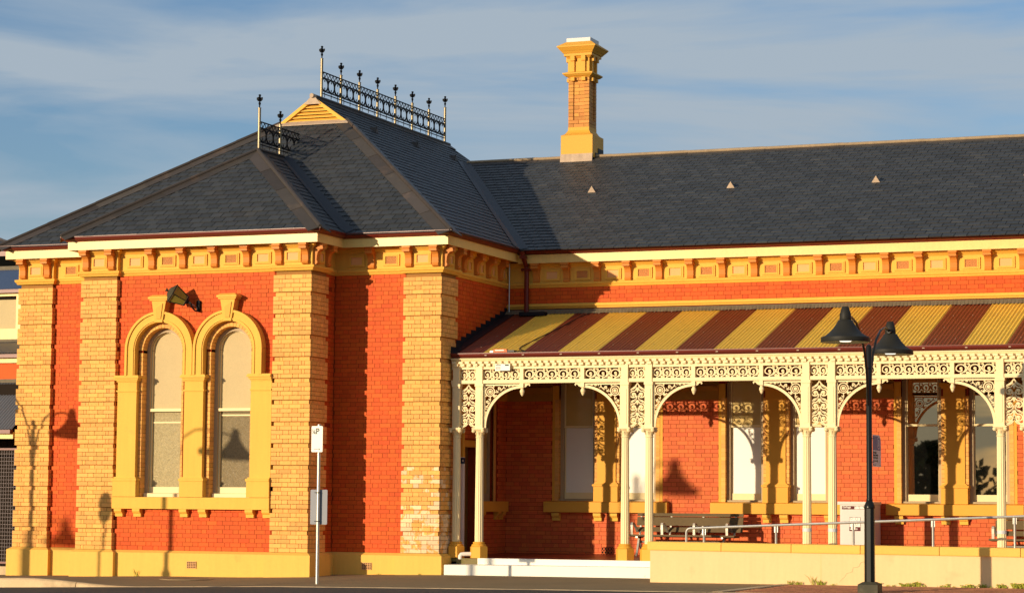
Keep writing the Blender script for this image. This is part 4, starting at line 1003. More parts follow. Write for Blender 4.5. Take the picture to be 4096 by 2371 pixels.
# arched spandrel brackets
def spandrel_proto(s):
    b = MB(); F = lambda u, v, d: (s*u, d, v)
    b.ribbon(arc(.915, 2.965, .805, 180, 93, 22), .042, F, .016); b.ribbon(arc(.915, 2.965, .83, 178, 94, 22), .012, F, .022)
    b.ribbon([(.095,2.95),(.095,3.80)], .03, F, .018); b.ribbon([(.08,3.815),(.90,3.815)], .028, F, .018)
    b.ribbon([(.215+.095*math.cos(t*.35), 3.685+.095*math.sin(t*.35)) for t in range(18)], .018, F, .011, closed=True)
    b.ribbon([(.218+.058*math.cos(t*.52), 3.68+.058*math.sin(t*.52)) for t in range(12)], .014, F, .011, closed=True); b.blob(.218, 3.68, .036, F, .02)
    b.ribbon(arc(.40, 3.735, .060, 200, 480, 12, r1=.03), .016, F, .010); b.blob(.40, 3.735, .022, F, .014); b.ribbon([(.31,3.68),(.37,3.665),(.44,3.70),(.52,3.775)], .016, F, .010)
    b.ribbon(arc(.165, 3.495, .052, 70, -200, 12, r1=.026), .016, F, .010); b.blob(.165, 3.495, .020, F, .014); b.ribbon([(.215,3.59),(.225,3.53),(.20,3.45),(.12,3.36)], .016, F, .010)
    b.ribbon(arc(.535, 3.775, .032, 0, 300, 8), .012, F, .009); b.ribbon(arc(.132, 3.365, .03, 0, 300, 8), .012, F, .009); b.blob(.62, 3.79, .018, F, .01, ru=.03); b.blob(.117, 3.27, .028, F, .01, ru=.014)
    b.ribbon([(.29,3.62),(.33,3.60),(.36,3.62)], .018, F, .01); b.blob(.305, 3.595, .028, F, .012); b.blob(.29, 3.785, .018, F, .012); b.blob(.125, 3.60, .018, F, .012); b.blob(.70,3.797,.012,F,.01,ru=.03)
    return b.build('spandrel_bracket', m_cream, ORG)
SPL, SPR = spandrel_proto(1), spandrel_proto(-1)
for xa, xb in bays: place(SPL, VER, xa, CYV, -.012); place(SPR, VER, xb, CYV, -.012)
# lace panels between the paired columns
def pair_lace_proto():
    b = MB(); F = lambda u, v, d: (u, d, v); W_ = .16
    for k in range(3):
        zc = 3.60-.245*k
        for s in (-1, 1):
            G = lambda u, v, d, s=s: (s*u, d, v)
            b.ribbon([(.012,zc+.115)]+arc(.085, zc, .070, 110, -150, 12, r1=.056)+arc(.083, zc-.002, .05, -160, -290, 6, r1=.03), .020, G, .010); b.blob(.085, zc+.005, .034, G, .022); b.blob(.086, zc-.038, .016, G, .012)
            b.ribbon([(.145,zc+.085),(.11,zc+.10),(.06,zc+.125),(.02,zc+.16)], .019, G, .010); b.blob(.143, zc+.088, .024, G, .012, ru=.015)
            b.ribbon([(.015,zc-.02),(.02,zc-.07),(.055,zc-.105),(.10,zc-.12),(.15,zc-.155)], .019, G, .010); b.blob(.15, zc-.03, .02, G, .01, ru=.01)
        b.blob(0, zc+.105, .036, F, .016); b.blob(0, zc+.06, .016, F, .012)
    for s in (-1, 1):
        G = lambda u, v, d, s=s: (s*u, d, v)
        b.ribbon([(.0,3.835),(.012,3.80),(.05,3.755),(.10,3.72),(.14,3.70)], .020, G, .010)
        b.ribbon([(.0,3.09),(.03,3.055),(.085,3.02),(.135,2.985),(.15,2.955)], .022, G, .010); b.blob(.145, 2.99, .03, G, .012, ru=.018); b.ribbon([(.0,3.10),(.015,3.16)], .03, G, .01)
    return b.build('pair_lace', m_cream, ORG)
P_LP = pair_lace_proto()
for i in (0, 2, 4, 6): place(P_LP, VER, (COLX[i]+COLX[i+1])/2, CYV, -.012)
# floor and steps
MB().quad((2.19,1.58,.368),(X1,1.58,.372),(X1,4.995,.425),(2.19,4.995,.42)).box(2.3, X1, 1.6, 4.9, -.3, .30).build('floor', m_floor, VER)
ST = thing('entrance_steps', 'two white painted steps up to the verandah beside the pavilion', 'steps', (4.7, 1.3, .04))
MB().box(2.96, 7.3, 1.55, 1.75, .20, .372).build('upper_step', m_white, ST)
b = MB(); b.hexa([(2.425,1.115,-.1),(7.3,1.115,-.1),(7.3,1.56,-.1),(2.425,1.56,-.1),(2.425,1.115,.242),(7.3,1.115,.262),(7.3,1.56,.262),(2.425,1.56,.25)]); b.build('lower_step', m_white, ST)
MB().box(2.50, 2.957, 1.56, 1.75, .20, .366).box(2.31, 2.50, 1.60, 1.75, .0, .36).build('bare_concrete_end', m_moss, ST)
# ---- far sheet ends, things lying on the verandah
def pipe_run():
    b = MB(); b.tube([(2.86,1.72,.452),(2.63,1.60,.447),(2.595,1.585,.44),(2.575,1.575,.41),(2.575,1.572,.345)], .042, 12)
    o = b.build('waste_pipe', m_pvc, None, org=(2.6,1.6,.35), smooth=True); return tag(o, 'white plastic pipe elbow draining over the end of the top step', 'pipe')
pipe_run()
FL = thing('orange_unit', 'small orange box with white label lying on the verandah roof edge', 'electrical box', (3.36, 1.68, 4.46))
MB().prism([(3.21,0,4.455),(3.515,0,4.455),(3.50,0,4.515),(3.225,0,4.515)], (0,1.64,0), (0,1.74,0)).build('case', m_orange, FL)
MB().box(3.26, 3.45, 1.634, 1.639, 4.480, 4.499).build('label_plate', m_sign, FL)
MB().box(3.516, 3.66, 1.65, 1.74, 4.455, 4.492).build('grey_end', m_dgrey, FL); MB().box(3.14, 3.208, 1.66, 1.74, 4.455, 4.485).build('clip', m_alu, FL)
cb = MB().tube([(3.66,1.70,4.475),(3.80,1.72,4.47),(3.88,1.74,4.465),(3.78,1.80,4.495),(3.68,1.90,4.525),(3.66,2.05,4.58),(3.72,2.5,4.725),(3.86,3.2,4.955),(3.98,3.9,5.18),(4.03,4.45,5.36),(4.16,4.72,5.45)], .011, 6).build('roof_cable', m_cable, None, org=(3.8,2.5,4.7))
tag(cb, 'black cable running up the striped roof from the orange box', 'cable')
NP = thing('notice_plate', 'small white printed notice fixed over the lace near the pavilion', 'notice', (3.44, 1.62, 4.08))
MB().box(3.282, 3.600, 1.592, 1.600, 4.082, 4.212).build('plate', m_sign, NP)
b = MB(); b.box(3.296,3.406,1.588,1.591,4.185,4.198); b.box(3.496,3.576,1.588,1.591,4.178,4.203)
for i in range(5): b.box(3.296, 3.406-.01*(i % 2), 1.588, 1.591, 4.160-.013*i, 4.164-.013*i)
b.build('print_lines', m_ink, NP)
WPT = thing('white_pipe', 'white pipe with a navy notice behind the column nearest the pavilion', 'pipe', (2.28, 2.30, .4))
MB().tube([(2.29,2.33,.42),(2.29,2.33,2.38)], .05, 10).build('lower_pipe', m_pvc, WPT, smooth=True); MB().tube([(2.29,2.33,2.381),(2.29,2.33,4.2)], .045, 10).build('upper_pipe', m_ochd, WPT, smooth=True)
nb = MB().lathe([(.054,2.25),(.054,2.37)], (2.29,2.33,0), 12, cap=False).build('navy_notice', m_navy, WPT)
MB().box(2.31,2.335,2.272,2.276,2.29,2.33).build('notice_mark', m_sign, nb)
# ================================================================== ramp wall and handrail
RWL = thing('ramp_wall', 'low pale rendered ramp wall with an ochre coping in front of the verandah', 'wall', (11, .15, .03))
b = MB(); n = 12
x0, x1 = 7.265, 17.4; RY = -.60
zc = lambda x: .627-.0042*(x-7)
b.hexa([(x0,RY,-.2),(x1,RY,-.2),(x1,RY+.30,-.2),(x0,RY+.30,-.2),(x0,RY,zc(x0)+.005),(x1,RY,zc(x1)+.005),(x1,RY+.30,zc(x1)+.005),(x0,RY+.30,zc(x0)+.005)])
b.box(7.27, 17.4, RY+.30, 1.54, .0, .36); b.build('rendered_body', m_ramp, RWL)
js = [7.215, 8.625, 9.93, 11.19, 12.60, 14.01, 15.42, 16.80, 17.5]
for xa, xb in zip(js, js[1:]):
    z0, z1 = zc(xa), zc(xb); g = .006; h = .152
    P = [(-.032, .0), (-.036, .02), (-.034, h-.02), (-.02, h), (.33, h+.004), (.33, 0)]
    b = MB(); b.add([(xa+g, RY+y, z0+z) for y, z in P]+[(xb-g, RY+y, z1+z) for y, z in P], [tuple(range(6))[::-1], tuple(range(6, 12))]+[(i, (i+1) % 6, 6+(i+1) % 6, 6+i) for i in range(6)])
    b.build('coping_stone', m_cope, RWL)
crk = [(720,955),(690,958),(665,970),(655,1000),(640,1010),(590,1018),(580,1060),(560,1068),(520,1078),(505,1110),(470,1140),(440,1170)]
b = MB(); cw = [(11.19+(u-668)/577, .762-(v-790)/577) for u, v in crk]; b.ribbon(cw, [.006,.005,.007,.005,.006,.005,.006,.004,.005,.004,.003,.002], lambda u, v, d: (u, RY-.0015+d, v), .001); b.build('crack', m_conc2, RWL)
for xj in (10.47, 13.33): MB().box(xj-.002, xj+.002, RY-.0015, RY+.001, .06, zc(xj)-.005).build('render_joint', m_cope, RWL)
HR = thing('handrail', 'galvanised pipe handrail rising along the top of the ramp wall', 'handrail', (11, .12, .7))
HY = RY+.13
MB().tube([(7.92,HY,.72),(7.92,HY,.955),(7.93,HY,.99),(7.96,HY,1.017),(8.0,HY,1.027),(14.06,HY,1.302),(17.4,HY,1.453)], .024, 10).build('rail', m_galv, HR, smooth=True)
for x in (8.255, 9.61, 11.03, 12.46, 13.89, 15.35):
    zt = 1.027+(x-8.0)*.0454-.02; b = MB(); b.tube([(x,HY,.68),(x,HY,zt-.13),(x,HY,zt-.10),(x,HY,zt)], [.023,.023,.026,.026], 10); b.box(x-.033, x+.033, HY-.01, HY+.01, zt-.11, zt); b.build('rail_post', m_galv, HR, smooth=True)

# ================================================================== street lamps
def lamp(loc, label):
    t = thing('street_lamp', label, 'street lamp', loc, 'twin street lamps along the station forecourt')
    x, y, z = loc
    def P(b): b.v = [(p[0]+x, p[1]+y, p[2]+z) for p in b.v]; return b
    b = MB(); b.box(-.17,.17,-.17,.17,-.3,.135); b.hexa([(-.17,-.17,.136),(.17,-.17,.136),(.17,.17,.136),(-.17,.17,.136),(-.10,-.10,.178),(.10,-.10,.178),(.10,.10,.178),(-.10,.10,.178)])
    P(b).build('base_block', m_base, t)
    P(MB().lathe([(.091,.179),(.088,1.40)], n=8, rot=rad(22.5))).build('lower_post', m_black, t)
    P(MB().lathe([(.092,1.40),(.095,1.42),(.09,1.45),(.066,1.50),(.052,1.53),(.056,1.545),(.052,1.56),(.0485,1.57),(.0485,4.12),(.03,4.15),(.004,4.16)], n=16)).build('upper_post', m_black, t, smooth=True)
    for s in (-1, 1):
        a = P(MB().tube([(0,s*.05,3.13),(0,s*.09,3.35),(0,s*.16,3.7),(0,s*.30,4.0),(0,s*.55,4.27),(0,s*.90,4.46),(0,s*1.25,4.53),(0,s*1.48,4.51),(0,s*1.58,4.48)], [.022]*9, 8)).build('arm', m_black, t, smooth=True)
        P(MB().tube([(0,s*.05,3.75),(0,s*.16,3.78),(0,s*.26,3.93)], .012, 6).lathe([(.035,-.05),(.05,0),(.035,.05)], (0,s*1.57,4.485), 10, 'y')).build('arm_brace', m_black, a)
        cy_ = s*1.65; z0 = 4.085
        prof = [(.395,0),(.402,.012),(.398,.075),(.385,.085),(.335,.105),(.265,.155),(.20,.225),(.15,.30),(.118,.355),(.095,.37),(.097,.375),(.092,.46),(.058,.575),(.05,.582),(.0,.583)]
        sh = P(MB().lathe(prof, (0,cy_,z0), 36, cap=False)).build('lamp_shade', m_shade, t, smooth=True)
        P(MB().lathe([(.393,.001),(.388,.07),(.30,.10),(.17,.14),(.0,.15)], (0,cy_,z0), 28, cap=False)).build('shade_lining', m_inner, sh, smooth=True)
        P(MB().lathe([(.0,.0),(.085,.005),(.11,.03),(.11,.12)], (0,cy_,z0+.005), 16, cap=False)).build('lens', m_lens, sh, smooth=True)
    return t
L0 = lamp((12.007, -3.40, .033), 'black twin-headed street lamp standing on the brick paving in front of the ramp wall')
L0.scale = (.986,)*3
def lamp_copy(loc, rz, sc, label):
    c = copy_tree(L0, Vector(loc)); c['label'] = label; c.rotation_euler[2] = rz; c.scale = (sc, sc, sc); WPOS[c.name] = Vector(loc); return c
lamp_copy((-9.87, -4.26, -.14), 0, 1, 'black street lamp out of frame whose shadow falls on the leftmost pier')
lsg = lamp_copy((-7.34, -8.26, -.12), rad(12), 1, 'black single-headed street lamp out of frame whose shade shadow falls on the right arched window')
def drop(o):
    for c in list(o.children): drop(c)
    bpy.data.objects.remove(o)
for c in [c for q in (lsg,) for c in q.children if c.name.startswith(('arm', 'lamp_shade')) and sum(v.co.y for v in c.data.vertices) > 0]: drop(c)
l3 = lamp_copy((-3.87, -12.65, -.10), 0, 1.21, 'black street lamp out of frame whose shade shadow falls on the verandah wall')
l4 = lamp_copy((-17.2, -18.75, -.12), 0, 1, 'black street lamp far left out of frame with its shadow low on the set-back wall')
for c in [c for q in (l3, l4) for c in q.children if c.name.startswith(('arm', 'lamp_shade')) and sum(v.co.y for v in c.data.vertices) > 0]: drop(c)
RS = thing('round_road_sign', 'round sign on a slim pole out of frame, its oval shadow on a buff pier', 'road sign', (-8.9, -8.5, -.15))
MB().tube([(-8.9,-8.5,-.15),(-8.9,-8.5,2.84)], .03, 8).build('pole', m_galv, RS)
b = MB(); b.lathe([(.31,-.006),(.31,.006)], (0,0,0), 28, 'y'); M_ = Matrix.Rotation(rad(35), 3, 'Z'); b.v = [tuple(M_ @ Vector(p)+Vector((-8.9,-8.54,2.67))) for p in b.v]; b.build('sign_disc', m_back, RS)

# ================================================================== signs
PS = thing('parking_sign', 'white quarter-hour parking sign on a steel pole with a grey plate below', 'sign', (1.72, -3.1, -.055))
MB().tube([(1.718,-3.1,-.2),(1.718,-3.1,2.842)], .032, 14).lathe([(.036,2.84),(.036,2.862)], (1.718,-3.1,0), 12).build('pole', m_galv, PS, smooth=True)
def rounded(xa, xb, za, zb, r, n=4):
    P = []
    for cx_, cz_, a in ((xb-r, zb-r, 0), (xa+r, zb-r, 90), (xa+r, za+r, 180), (xb-r, za+r, 270)): P += arc(cx_, cz_, r, a, a+90, n)
    return P
pl = MB().prism([(x, 0, z) for x, z in rounded(1.585, 1.812, 2.357, 2.832, .018)], (0,-3.147,0), (0,-3.143,0)).build('sign_plate', m_sign, PS)
yb_ = -3.149
ux, uy = (1,0,0), (0,0,1)
text_mesh('1', .072, m_ink, pl, (1.594,yb_,2.725), ux, uy, bold=.002); text_mesh('4', .072, m_ink, pl, (1.632,yb_,2.682), ux, uy, bold=.002)
MB().ribbon([(1.604,2.690),(1.662,2.768)], .009, lambda u, v, d: (u, yb_+d, v), .0008).build('fraction_bar', m_ink, pl)
text_mesh('P', .150, m_ink, pl, (1.672,yb_,2.688), ux, uy, bold=.003, xs=.92)
b = MB(); F = lambda u, v, d: (u, yb_+d, v); b.ribbon([(1.635,2.408),(1.755,2.408)], .007, F, .0008); b.ribbon([(1.737,2.426),(1.757,2.408),(1.737,2.390)], .006, F, .0008); b.build('arrow', m_ink, pl)
for z in (2.81, 2.38): MB().lathe([(.007,-.003),(.007,.0)], (1.70,-3.148,z), 8, 'y').build('bolt', m_galv, pl)
MB().prism([(x, 0, z) for x, z in rounded(1.538, 1.880, 1.043, 1.675, .02)], (0,-3.055,0), (0,-3.05,0)).build('back_plate', m_plate, PS)
for z in (1.62, 1.10): MB().lathe([(.036,z-.008),(.036,z+.008)], (1.718,-3.1,0), 12).box(1.66,1.69,-3.14,-3.06,z-.006,z+.006).build('strap', m_cable, PS)
BS = thing('bus_sign', 'blue and grey bus stop sign on the side of the street lamp', 'sign', (11.915, -2.5, 2.4))
X_ = 11.918; ya, yb2, za, zb = -2.76, -2.17, 2.125, 2.655
prof = [(ya, za), (yb2, za), (yb2, zb-.14)]+[(yb2-.14+.14*math.cos(rad(a)), zb-.14+.14*math.sin(rad(a))) for a in (15,30,45,60,75,90)]+[(ya, zb)]
MB().prism([(0,y,z) for y, z in prof], (X_-.004,0,0), (X_,0,0)).build('plate', m_sgrey, BS)
zsp = 2.40; pr2 = [(ya+.015, zsp), (yb2-.02, zsp), (yb2-.02, zb-.14)]+[(yb2-.14+.12*math.cos(rad(a)), zb-.14+.12*math.sin(rad(a))) for a in (15,30,45,60,75,90)]+[(ya+.015, zb-.02)]
bp_ = MB().prism([(0,y,z) for y, z in pr2], (X_+.0005,0,0), (X_+.0015,0,0)).build('blue_field', m_sblue, BS)
MB().ribbon([(-2.335+.118*math.cos(t*.2618), 2.525+.098*math.sin(t*.2618)) for t in range(24)], .016, lambda u, v, d: (X_+.0025+d, u, v), .0006, closed=True).build('ring', m_sgrey, bp_)
text_mesh('B', .15, m_sgrey, bp_, (X_+.003,-2.335,2.472), (0,1,0), (0,0,1), align='CENTER', bold=.006)
for i, s in enumerate(('Bus Stop for', 'Albury Town Bus', 'Services this side')): text_mesh(s, .052, m_ink, BS, (X_+.002,ya+.02,2.345-.042*i), (0,1,0), (0,0,1), xs=.95)
b = MB(); F = lambda u, v, d: (X_+.002+d, u, v); b.ribbon([(ya+.03,2.222),(-2.41,2.222)], .015, F, .0006); b.ribbon([(-2.45,2.248),(-2.40,2.222),(-2.45,2.196)], .014, F, .0006); b.build('arrow', m_ink, BS)
b = MB(); b.box(X_+.001,X_+.002,ya+.02,ya+.06,2.145,2.165); b.box(X_+.001,X_+.002,ya+.10,ya+.20,2.147,2.158); b.box(X_+.001,X_+.002,-2.30,-2.20,2.148,2.153); b.build('small_print', m_ink, BS)
for z in (2.59, 2.20): MB().tube([(11.86,-2.77,z),(11.93,-2.72,z)], .008, 6).lathe([(.051,z-.008),(.051,z+.008)], (11.86,-2.77,0), 12).build('strap', m_cable, BS)

BS.location = Vector(BS.location)+Vector((.147, -.625, -.017))
# ================================================================== benches, bin
def bench(x0, label):
    zf = .405; y0 = 4.02; x1 = x0+2.26
    t = thing('bench', label, 'bench', (x0, 4.3, zf), 'slatted benches against the verandah wall')
    for i in range(4): MB().box(x0-.05, x1-.05, y0+.105*i, y0+.105*i+.09, .815-.006*i, .85-.006*i).build('seat_slat', m_wood, t)
    for za, zb_, ya_ in ((.905,1.0,4.44), (1.03,1.205,4.475), (1.222,1.285,4.515)):
        k = (zb_-za)*.25; MB().hexa([(x0,ya_,za),(x1,ya_,za),(x1,ya_+.03,za),(x0,ya_+.03,za),(x0,ya_+k,zb_),(x1,ya_+k,zb_),(x1,ya_+k+.03,zb_),(x0,ya_+k+.03,zb_)]).build('back_slat', m_wood, t)
    for i, x in enumerate((x0+.03, x0+.68, x0+1.36, x0+2.05)):
        P = [(4.06,.84),(4.05,.95),(4.045,1.04),(4.06,1.08),(4.10,1.09),(4.20,1.06),(4.33,.98),(4.42,.90)]
        b = MB(); b.ribbon(P, .018, lambda u, v, d, x=x: (x+d, u, v), .024); b.build('armrest', m_alu, t)
        b = MB(); b.ribbon([(4.40,.80),(4.47,.92),(4.56,1.26)], .03, lambda u, v, d, x=x: (x+.05+d, u, v), .018); b.build('back_bracket', m_alu, t)
    for x in (x0+.14, x0+1.95):
        b = MB(); F = lambda u, v, d, x=x: (x+d, u, v)
        b.ribbon([(4.22,.81),(4.16,.66),(4.07,.47),(4.02,zf)], [.06,.05,.036,.05], F, .02); b.ribbon([(4.22,.81),(4.30,.64),(4.43,.46),(4.48,zf)], [.06,.05,.036,.05], F, .02); b.ribbon([(4.04,.80),(4.42,.79)], .04, F, .02); b.build('leg', m_alu, t)
    MB().tube([(x0+.14,4.25,.70),(x0+1.95,4.25,.70)], .02, 8).build('stretcher', m_alu, t)
    return t
bench(5.30, 'brown slatted bench on the verandah between the second pair of columns')
bench(12.66, 'brown slatted bench at the right edge behind the last visible column')
BN = thing('garbage_bin', 'beige metal garbage bin cabinet standing against the verandah wall', 'bin', (10.0, 4.4, .40))
x0, x1, y0, y1 = 9.655, 10.315, 4.14, 4.80
MB().box(x0, x1, y0, y1, .41, 1.485).build('cabinet', m_bin, BN)
MB().box(x0-.045, x1+.02, y0-.03, y1+.01, 1.487, 1.545).build('lid', m_bin, BN)
MB().box(x0+.045, x1-.03, y0-.012, y0, .45, 1.465).build('door', m_bin, BN)
def g_label(xa, xb, za, zb, horiz):
    p = MB().box(xa, xb, y0-.0165, y0-.0125, za, zb).build('label', m_maroonink, BN); yy = y0-.018
    if horiz:
        xm = xa+(xb-xa)*.42; MB().box(xm+.006, xb-.006, yy, yy+.001, za+.006, zb-.006).build('picture_field', m_sign, p); text_mesh('Garbage', .062, m_sign, p, (xa+.014,yy,za+.024), ux, uy, bold=.001, xs=.78)
        b = MB(); w = (xb-xm)/4
        for i in range(4): b.ribbon([(xm+w*(i+.3)+.02*math.cos(t*1.05+i), (za+zb)/2+.026*math.sin(t*1.05)) for t in range(4+i % 2)], .005, lambda u, v, d: (u, yy-.001+d, v), .0005, closed=True)
    else:
        zm = za+(zb-za)*.27; MB().box(xa+.006, xb-.006, yy, yy+.001, zm+.006, zb-.006).build('picture_field', m_sign, p); text_mesh('Garbage', .058, m_sign, p, (xa+.012,yy,za+.024), ux, uy, bold=.001, xs=.78)
        b = MB()
        for i, (u0, v0) in enumerate(((.05,.20),(.15,.20),(.06,.11),(.15,.10))): b.ribbon([(xa+u0+.03*math.cos(t*1.25+i), za+.04+v0+.03*math.sin(t*1.25+i)) for t in range(4+i % 2)], .005, lambda u, v, d: (u, yy-.001+d, v), .0005, closed=True)
    b.build('pictogram', m_ink, p)
g_label(9.70, 10.12+.16, 1.395, 1.46, True); g_label(9.845, 10.07, .97, 1.24, False)
MB().box(x1+.001, x1+.004, y0+.12, y0+.45, 1.39, 1.45).build('side_label', m_sgrey, BN); MB().box(x1+.001, x1+.004, y0+.14, y0+.36, .97, 1.22).build('side_label', m_sgrey, BN)

# ================================================================== lantern that has slumped on its bracket
LN = thing('wall_lantern', 'old black wall lantern hanging tilted between the two arched windows', 'lantern', (-2.60, .10, 5.4))
ax = Vector((-.235, -.16, .155)).normalized(); e1 = Vector((0,0,1)).cross(ax).normalized(); e2 = ax.cross(e1); tw = rad(38)
g1 = e1*math.cos(tw)+e2*math.sin(tw); g2 = -e1*math.sin(tw)+e2*math.cos(tw); o0 = Vector((-2.775, -.13, 5.475))
def lf(u, v, h): return o0+g1*u+g2*v+ax*h
def fr_(b, h0, r0, h1, r1): b.hexa([lf(-r0,-r0,h0),lf(r0,-r0,h0),lf(r0,r0,h0),lf(-r0,r0,h0),lf(-r1,-r1,h1),lf(r1,-r1,h1),lf(r1,r1,h1),lf(-r1,r1,h1)])
b = MB(); fr_(b, .012, .066, .30, .128); b.build('glass_body', m_lglass, LN)
b = MB()
for sx, sy in ((1,1),(1,-1),(-1,1),(-1,-1)): b.tube([lf(sx*.07,sy*.07,0), lf(sx*.133,sy*.133,.305)], .010, 5)
fr_(b, -.02, .078, .012, .074); fr_(b, .298, .142, .318, .146); b.build('frame_bars', m_iron, LN)
b = MB()
for h, r in ((.013, .076), (.297, .138)):
    for u0, v0, u1, v1 in ((-1,-1,1,-1),(1,-1,1,1),(1,1,-1,1),(-1,1,-1,-1)): b.tube([lf(u0*r,v0*r,h), lf(u1*r,v1*r,h)], .007, 5)
b.build('pale_beading', m_zinc, LN)
b = MB(); fr_(b, .318, .138, .41, .04); b.tube([lf(0,0,.41), lf(0,0,.44)], .022, 8); b.tube([lf(0,0,.44), lf(0,0,.465)], .038, 10); b.build('cap', m_base, LN)
b = MB(); b.tube([lf(0,0,-.02), lf(0,0,-.06)], [.055,.03], 10); b.build('socket', m_iron, LN)
MB().tube([lf(0,0,-.06), lf(0,0,-.11)], .026, 8).build('ceramic_collar', m_zinc, LN); MB().tube([lf(0,0,-.11), lf(0,0,-.20)], .008, 6).build('pin', m_galv, LN)
b = MB(); b.lathe([(.045,.06),(.045,.11)], (-2.60,0,5.46), 12, 'y'); b.lathe([(.04,.06),(.04,.11)], (-2.60,0,5.30), 12, 'y'); b.box(-2.635,-2.565,.05,.108,5.30,5.46); b.tube([(-2.60,.05,5.29),(-2.61,-.02,5.28),(-2.63,-.07,5.31),(-2.67,-.10,5.38),lf(0,0,-.12)], .016, 7); b.build('wall_bracket', m_iron, LN)

# ================================================================== annex to the left
AN = thing('annex', 'older annex at the far left with stepped corrugated roofs and cream trim', 'building', (-9.5, 5, -.2))
def roofz(b, x0, x1, ya, za, yb3, zb3, amp=.012):
    n = int((x1-x0)/.0763*4); vs = []
    for j in range(n+1):
        x = x0+(x1-x0)*j/n; h = amp*math.cos(2*math.pi*x/.0763); vs += [(x, ya, za+h), (x, yb3, zb3+h)]
    b.add(vs, [(2*j, 2*j+2, 2*j+3, 2*j+1) for j in range(n)])
AX0, AX1 = -16, -7.9
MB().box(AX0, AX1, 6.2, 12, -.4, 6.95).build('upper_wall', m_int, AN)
q = MB(); q.box(AX0, AX1, 5.1, 6.2, -.4, 6.1); q.build('middle_wall', m_framec, AN)
b = MB(); roofz(b, AX0, AX1, 3.95, 6.24, 6.2, 6.95); b.build('upper_roof', m_blue, AN)
MB().box(AX0, AX1, 6.12, 6.22, 6.90, 7.02).build('roof_flashing', m_flash, AN)
MB().box(AX0, AX1, 3.90, 4.02, 6.155, 6.235).build('upper_gutter', m_gut, AN); MB().box(AX0, AX1, 4.02, 4.08, 6.09, 6.20).build('upper_fascia', m_fasc, AN)
MB().box(AX0, -9.52, 4.06, 4.10, 5.34, 6.01).build('cream_blind', m_blindA, AN); MB().box(-9.52, AX1, 4.03, 4.12, 5.30, 6.09).box(AX0, AX1, 4.0, 4.12, 5.10, 5.34).build('window_apron', m_fasc, AN)
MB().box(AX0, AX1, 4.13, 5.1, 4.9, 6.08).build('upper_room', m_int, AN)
b = MB(); roofz(b, AX0, AX1, 2.9, 4.70, 4.1, 5.06); b.build('middle_roof', m_grey, AN)
MB().box(AX0, AX1, 4.0, 4.1, 5.04, 5.10).build('roof_flashing', m_flash, AN); MB().box(AX0, AX1, 2.84, 2.96, 4.60, 4.68).build('middle_gutter', m_gut, AN); MB().box(AX0, AX1, 2.96, 3.02, 4.49, 4.62).build('middle_fascia', m_fasc, AN)
MB().box(AX0, AX1, 3.04, 4.9, -.4, 4.6).build('brick_wall', m_red, AN)
b = MB(); roofz(b, AX0, AX1, 1.5, 2.96, 3.04, 4.07); b.build('lower_roof', m_grey, AN); MB().box(AX0, AX1, 2.98, 3.045, 4.05, 4.13).build('roof_flashing', m_flash, AN)
MB().box(AX0, AX1, 1.44, 1.56, 2.87, 2.95).build('lower_gutter', m_gut, AN); MB().box(AX0, AX1, 1.56, 1.62, 2.76, 2.90).build('lower_fascia', m_fasc, AN)
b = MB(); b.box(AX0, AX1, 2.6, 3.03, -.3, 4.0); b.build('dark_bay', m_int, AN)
b = MB(); b.add([(-20,9,7.7),(-12.4,9,7.7),(-12.4,17,7.7),(-20,17,7.7),(-16.2,13,8.6)], [(0,1,4),(1,2,4),(2,3,4),(3,0,4)]); b.build('slate_hip', m_slate, AN)
MB().box(-20, -12.35, 8.9, 9.0, 7.6, 7.72).build('hip_gutter', m_gut, AN)
flash(AN, (-16.2, 13, 8.6), (-12.4, 9.0, 7.7), (0,-1,-.575), (1,0,-.575))
GT = thing('mesh_gate', 'steel mesh security screen below the annex eave at the far left', 'gate', (-9, 1.75, .0))
MB().box(-12, -7.65, 1.72, 1.76, 2.52, 2.56).box(-12, -7.65, 1.72, 1.76, .08, .12).build('frame', m_gut, GT)
b = MB(); x = -12
while x < -7.65: b.box(x-.0022, x+.0022, 1.735, 1.741, .1, 2.54); x += .063
z = .12
while z < 2.52: b.box(-12, -7.65, 1.742, 1.748, z-.0025, z+.0025); z += .080
b.build('wire_mesh', m_mesh, GT)
LW = tag(MB().box(-14, -7.55, 1.70, 1.95, -.5, .02).build('low_wall', m_conc, None, org=(-9,1.8,-.2)), 'low concrete kerb wall under the mesh screen', 'wall')

# ================================================================== weeds
def tuft(x, y, h, n, label, broad=False, group='weeds along the foot of the ramp wall'):
    z = zfoot(x, y); b = MB()
    for i in range(n):
        a = random.uniform(0, 6.28); l = h*.72*random.uniform(.45, 1.0); r = random.uniform(0, .05 if not broad else .08); px_, py_ = x+r*math.cos(a), y+r*math.sin(a)*.35; lean = random.uniform(.2, .9)*l; w = .004 if not broad else .009
        tip = (px_+lean*math.cos(a), py_+lean*math.sin(a)*.3, z+l); mid = (px_+lean*.4*math.cos(a), py_+lean*.4*math.sin(a)*.3, z+l*.65)
        b.add([(px_-w,py_,z),(px_+w,py_,z),(mid[0]+w,mid[1]+.002,mid[2]),(mid[0]-w,mid[1],mid[2]),tip], [(0,1,2,3),(3,2,4)])
        if broad:
            for k in range(2): c = Vector(mid)+Vector((random.uniform(-.04,.04), -.01, random.uniform(-.02,.03))); b.add([c+Vector((-.015,0,-.004)), c+Vector((0,-.01,-.009)), c+Vector((.015,0,.004)), c+Vector((0,.008,.010))], [(0,1,2,3)])
    o = b.build('weed_tuft', m_weed, None, org=(x, y, z)); return tag(o, label, 'weed', group)
